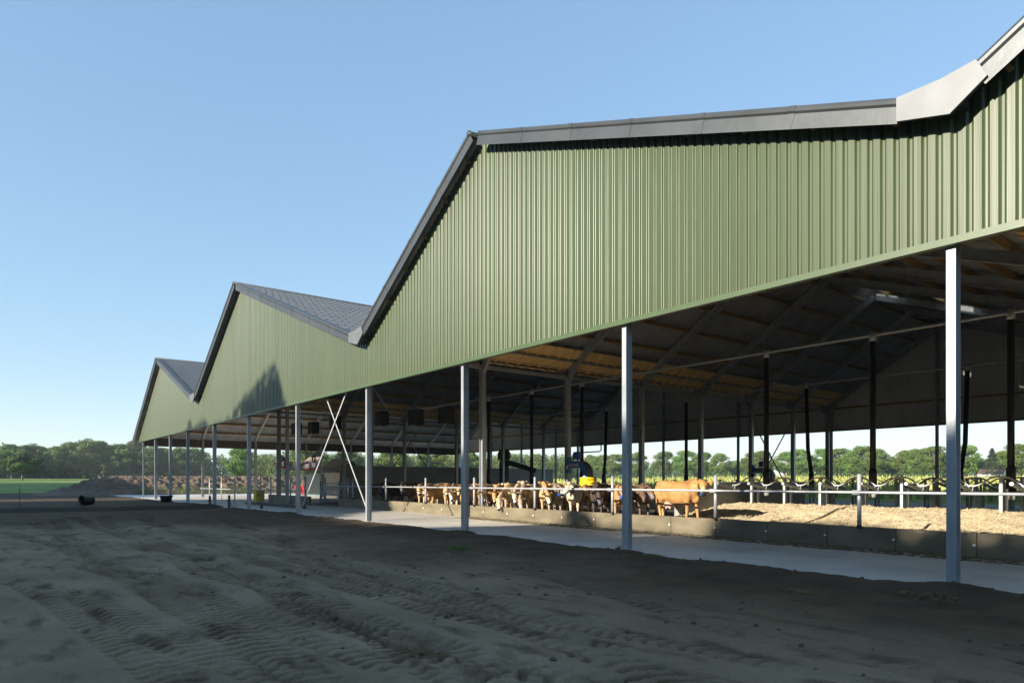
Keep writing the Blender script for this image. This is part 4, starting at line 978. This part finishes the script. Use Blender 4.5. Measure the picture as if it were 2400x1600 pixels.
wood(-258,78,-183,172,8.4,10,110,130000,.33,'continuous light green wood seen through the left half of the barn',M['leaf'])
wood(-359,300,30,270,7.5,9,200,150000,.5,'distant bluish wood behind the avenue',M['leafd'])
# conifer by the house
mbq = []; tn = []
r = np.random.default_rng(5)
for k in range(3200):
    z = r.uniform(.5,10.2); rad = (1-z/10.6)*4.8*r.uniform(.35,1.0); a = r.uniform(0,6.283); p = np.array([rad*math.cos(a), rad*math.sin(a), z-.25*rad+.15*math.sin(z*5)])
    d = np.array([math.cos(a), math.sin(a), -.35]); s_ = np.array([-math.sin(a), math.cos(a), 0]); L_ = r.uniform(.3,.6)
    mbq.append([p-s_*.14, p+d*L_-s_*.05, p+d*L_+s_*.05, p+s_*.14]); tn.append(r.uniform(.1,.9))
mb = MB(); mb.tube([(0,0,-.2),(0,0,9.5)], [.25,.04], 7)
tree((soup('crown', np.array(mbq), M['fir'], np.array(tn)), mb.mesh('trunk', M['bark'])), -54.2, 180, terr(-54.2,180), .72, 'dark grey-green conifer in front of the white house', None, 'conifer_tree')
t = thing('house', 'small white house half hidden behind the conifer', 'house', (-56.4, 188, terr(-56.4,188))); t.scale = (.5,.5,.42)
mb = MB(); mb.box(-5,5,-4,4,0,3.6); mb.add([(-5,-4,3.6),(-5,4,3.6),(-5,0,6.2),(5,-4,3.6),(5,4,3.6),(5,0,6.2)],[(0,2,1),(3,4,5)]); mb.build('wall', M['whitep'], t)
mb = MB(); mb.add([(-5.3,-4.4,3.4),(5.3,-4.4,3.4),(5.3,0,6.3),(-5.3,0,6.3),(-5.3,4.4,3.4),(5.3,4.4,3.4)],[(0,1,2,3),(3,2,5,4)]); mb.build('roof', M['tile'], t)
for x in (-3,0,3):
    mb = MB(); mb.box(x-.6,x+.6,-4.05,-4.0,1,2.4); mb.build('window', M['glass'], t)
t = thing('shed', 'low reddish shed roof at the edge of the crop field', 'shed', (-57.1, 176, terr(-57.1,176))); t.scale = (.55,.5,.38)
mb = MB(); mb.box(-3,3,-2,2,0,1.6); mb.build('wall', M['brick'], t); mb = MB(); mb.add([(-3.3,-2.4,1.5),(3.3,-2.4,1.5),(3.3,0,2.6),(-3.3,0,2.6),(-3.3,2.4,1.5),(3.3,2.4,1.5)],[(0,1,2,3),(3,2,5,4)]); mb.build('roof', M['brick'], t)
# crop field
n = 30000; x = nrng.uniform(-110, 95, n); y = 66+(nrng.random(n)**1.6)*105; g0 = zf(x)+2.4*sstep(75,250,np.hypot(x,y)); hgt = nrng.uniform(.7,1.55,n); a = nrng.uniform(0,3.14,n); w = nrng.uniform(.10,.28,n)
dx, dy = np.cos(a)*w, np.sin(a)*w; tx, ty = nrng.normal(0,.12,n), nrng.normal(0,.12,n)
q = np.stack([np.stack([x-dx,y-dy,g0-.1],-1), np.stack([x+dx,y+dy,g0-.1],-1), np.stack([x+dx*.3+tx,y+dy*.3+ty,g0+hgt],-1), np.stack([x-dx*.3+tx,y-dy*.3+ty,g0+hgt],-1)], 1)
o = link('crop_field', soup('crop_field', q, M['crop'])); tag(o, 'yellow-green standing crop in the sunny field behind the barn', 'crop', kind='stuff')
# weeds at the foot of the heap, tufts and hay on the mud
def tuft(x, y, n, rad, h, name, m, label, cat, flat=False):
    qs = []
    for k in range(n):
        a = rng.uniform(0,6.28); rr = rad*math.sqrt(rng.random()); px, py = x+rr*math.cos(a)*1.2, y+rr*math.sin(a)*.6; z0 = gz(px,py)
        hh = h*rng.uniform(.4,1.1)*(.4+.6*(1-rr/rad)); b_ = rng.uniform(0,6.28); l = hh*(1.4 if flat else .5)
        w = .006 if flat else .008
        qs.append([(px-w,py,z0),(px+w,py,z0),(px+l*math.cos(b_)+w*.3,py+l*math.sin(b_),z0+hh*(.35 if flat else 1)),(px+l*math.cos(b_)-w*.3,py+l*math.sin(b_),z0+hh*(.35 if flat else 1)+.004)])
    o = link(name, soup(name, np.array(qs), m)); return tag(o, label, cat)
tuft(-13.2,8.8,240,.34,.16,'grass_tuft',M['grass'],'flattened green grass tuft lying on the mud between the third and second columns','grass tuft')
tuft(-10.6,11.45,140,.16,.2,'grass_tuft',M['grass'],'small grass tuft at the foot of the second front column','grass tuft')
tuft(-5.75,3.35,900,.34,.11,'hay_clump',M['hay'],'flat clump of brown hay trodden into the mud in the foreground','hay clump',True)
tuft(-3.9,10.3,420,.4,.1,'hay_clump',M['hay'],'scatter of brown hay just below the nearest column foot','hay clump',True)
tuft(-5.3,9.4,260,.28,.1,'hay_clump',M['hay'],'small hay scatter left of the nearest column foot','hay clump',True)
tuft(-9.4,11.0,240,.3,.09,'hay_clump',M['hay'],'hay wisps on the mud edge midway along the concrete','hay clump',True)
strands(2600, (-9.5,-5.5), (12.8,13.6), lambda x, y: zf(x)+.012+0*y, .12, .005, 'hay_wisps', M['hay'], 'few wisps of hay on the bare concrete', .08) if False else None
cl = []
for k in range(120): x = rng.uniform(-88.5,-84); y = 14+40*rng.random(); cl.append((x,y,terr(x,y)+.35,.8,.9,.55))
q, tone = crown_quads(np.array(cl), 16000, .075); o = link('weeds', soup('weeds', q, M['leaf'], tone)); tag(o, 'low green weeds along the foot of the soil heap', 'weeds', kind='stuff')
# loose clods along the mud edge
mb = MB()
for k in range(760):
    x = rng.uniform(-60, 1) if k < 500 else rng.uniform(-14, 0); y = 11.5+rng.gauss(-.25,.35) if k < 500 else rng.uniform(2.5,11.3)
    r_ = rng.uniform(.008,.032)*(1.9 if rng.random() < .08 and k < 500 else 1)
    mb.ball((x,y,gz(x,y)+r_*.2), (r_*rng.uniform(.8,1.6), r_*rng.uniform(.8,1.4), r_*.7), 6, 4, .5)
o = mb.build('mud_clods', M['clod']); tag(o, 'loose clods of mud scattered along the concrete edge', 'mud clods', kind='stuff')

# shelter belt behind the viewpoint: the wood whose long shadow lies over the yard and climbs the facade
SH = [(-165,3.2),(-140,3.5),(-110,3.0),(-84,2.2),(-72,1.2),(-69.5,-3.5),(-61.5,-4),(-60.2,1.0),(-58.6,2.2),(-57.4,4.3),(-54,4.9),(-52.6,5.3),(-51.5,5.9),(-50.2,5.3),(-48.9,5.5),(-47.9,5.9),(-46.2,5.2),(-43,5.2),(-41,5.6),(-38.7,6.5),(-36.5,7.0),(-34.2,7.6),(-33.2,6.4),(-32.5,5.2),(-31.7,3.2),(-30.8,1.5),(-29,.8),(-26,.0),(-22,-.3),(-19.6,.1),(-18.7,1.5),(-17.6,2.6),(-16.4,1.75),(-12.3,1.65),(-11.3,3.1),(-10,3.15),(-7,2.8),(-4,2.7),(5,3.0),(30,3.2),(45,3)]
KX, TY = .02, .34
def S(x):
    for (a, s0), (b_, s1) in zip(SH, SH[1:]):
        if x <= b_: return s0+(s1-s0)*(x-a)/(b_-a)
    return SH[-1][1]
yT = -38.; dyT = 11.8-yT; qs = []
n = 120000
x = nrng.uniform(-163, 44, n); y = yT+nrng.normal(0,2.0,n); s_fac = np.array([S(v) for v in x])
top = s_fac+TY*(11.8-y); z = top*(1-nrng.random(n)**1.25)
edgej = nrng.normal(0,.22,n); z = np.where(z > top-1, z-np.abs(edgej), z)
px = x-KX*(11.8-y); p = np.stack([px, y, z], -1); nr = nrng.normal(size=(n,3)); nr[:,1] *= 1.6; nr /= np.linalg.norm(nr,axis=1)[:,None]
a = np.cross(nr, nrng.normal(size=(n,3))); a /= np.linalg.norm(a,axis=1)[:,None]; b_ = np.cross(nr, a)
sz = (np.where(top-z < 1.2, .22, .80)*nrng.uniform(.7,1.2,n))[:,None]
q = np.stack([p-a*sz, p-b_*sz*.8, p+a*sz, p+b_*sz*.8], 1)
o = link('shelter_belt', soup('shelter_belt', q, M['leafd'], nrng.random(n))); tag(o, 'dense belt of trees behind the viewpoint that shades the yard', 'wood', kind='stuff')

# ------------------------------------------------------------------ thin morning haze
mb = MB(); mb.box(-940, 640, -540, 940, -1.6, 30); hz = mb.build('haze', None); hz['kind'] = 'stuff'; hz['label'] = 'thin morning haze over the fields'; hz['category'] = 'haze'
m = bpy.data.materials.new('thin_haze'); m.use_nodes = True; nt = m.node_tree; nt.nodes.remove(nt.nodes['Principled BSDF'])
pv = nt.nodes.new('ShaderNodeVolumePrincipled'); pv.inputs['Color'].default_value = (.86,.93,1,1); pv.inputs['Density'].default_value = .00032; pv.inputs['Anisotropy'].default_value = .1
nt.links.new(pv.outputs[0], nt.nodes['Material Output'].inputs['Volume']); hz.data.materials.clear(); hz.data.materials.append(m)

# ------------------------------------------------------------------ light, sky, camera
sun = bpy.data.lights.new('sun', 'SUN'); sun.energy = 3.4; sun.angle = R(.53); sun.color = (1,.90,.755)
so = bpy.data.objects.new('sun', sun); COL.objects.link(so)
so.rotation_euler = Vector((KX,1,-TY)).to_track_quat('-Z','Y').to_euler()
w = bpy.data.worlds.new('World'); scene.world = w; w.use_nodes = True; nt = w.node_tree
sk = nt.nodes.new('ShaderNodeTexSky'); sk.sky_type = 'NISHITA'; sk.sun_disc = False
sk.sun_elevation = math.atan(TY/math.hypot(1,KX)); sk.sun_rotation = math.atan2(-KX,-1)
sk.air_density = 1.0; sk.dust_density = 0.; sk.ozone_density = 3.0; sk.altitude = 0
bg = nt.nodes['Background']; bg.inputs[1].default_value = .15
hs = nt.nodes.new('ShaderNodeHueSaturation'); hs.inputs['Saturation'].default_value = 1.38; hs.inputs['Value'].default_value = 1.05
ga = nt.nodes.new('ShaderNodeGamma'); ga.inputs[1].default_value = .45
nt.links.new(sk.outputs[0], ga.inputs[0]); nt.links.new(ga.outputs[0], hs.inputs['Color']); tn = nt.nodes.new('ShaderNodeMix'); tn.data_type = 'RGBA'; tn.blend_type = 'MULTIPLY'; tn.inputs[0].default_value = 1; tn.inputs[7].default_value = (.95,.995,1.035,1)
nt.links.new(hs.outputs[0], tn.inputs[6]); nt.links.new(tn.outputs[2], bg.inputs[0])
cam = bpy.data.cameras.new('camera'); co = bpy.data.objects.new('camera', cam); COL.objects.link(co); scene.camera = co
co.location = (0,0,1.59); co.rotation_euler = (R(90),0,R(51.868)); cam.lens = 24; cam.sensor_width = 36; cam.shift_y = 329/2400; cam.clip_end = 3000; cam.clip_start = .1
vs = scene.view_settings; vs.view_transform = 'Standard'; vs.look = 'None'; vs.exposure = 1.62; vs.gamma = 1
scene.cycles.max_bounces = 6; scene.cycles.use_denoising = True
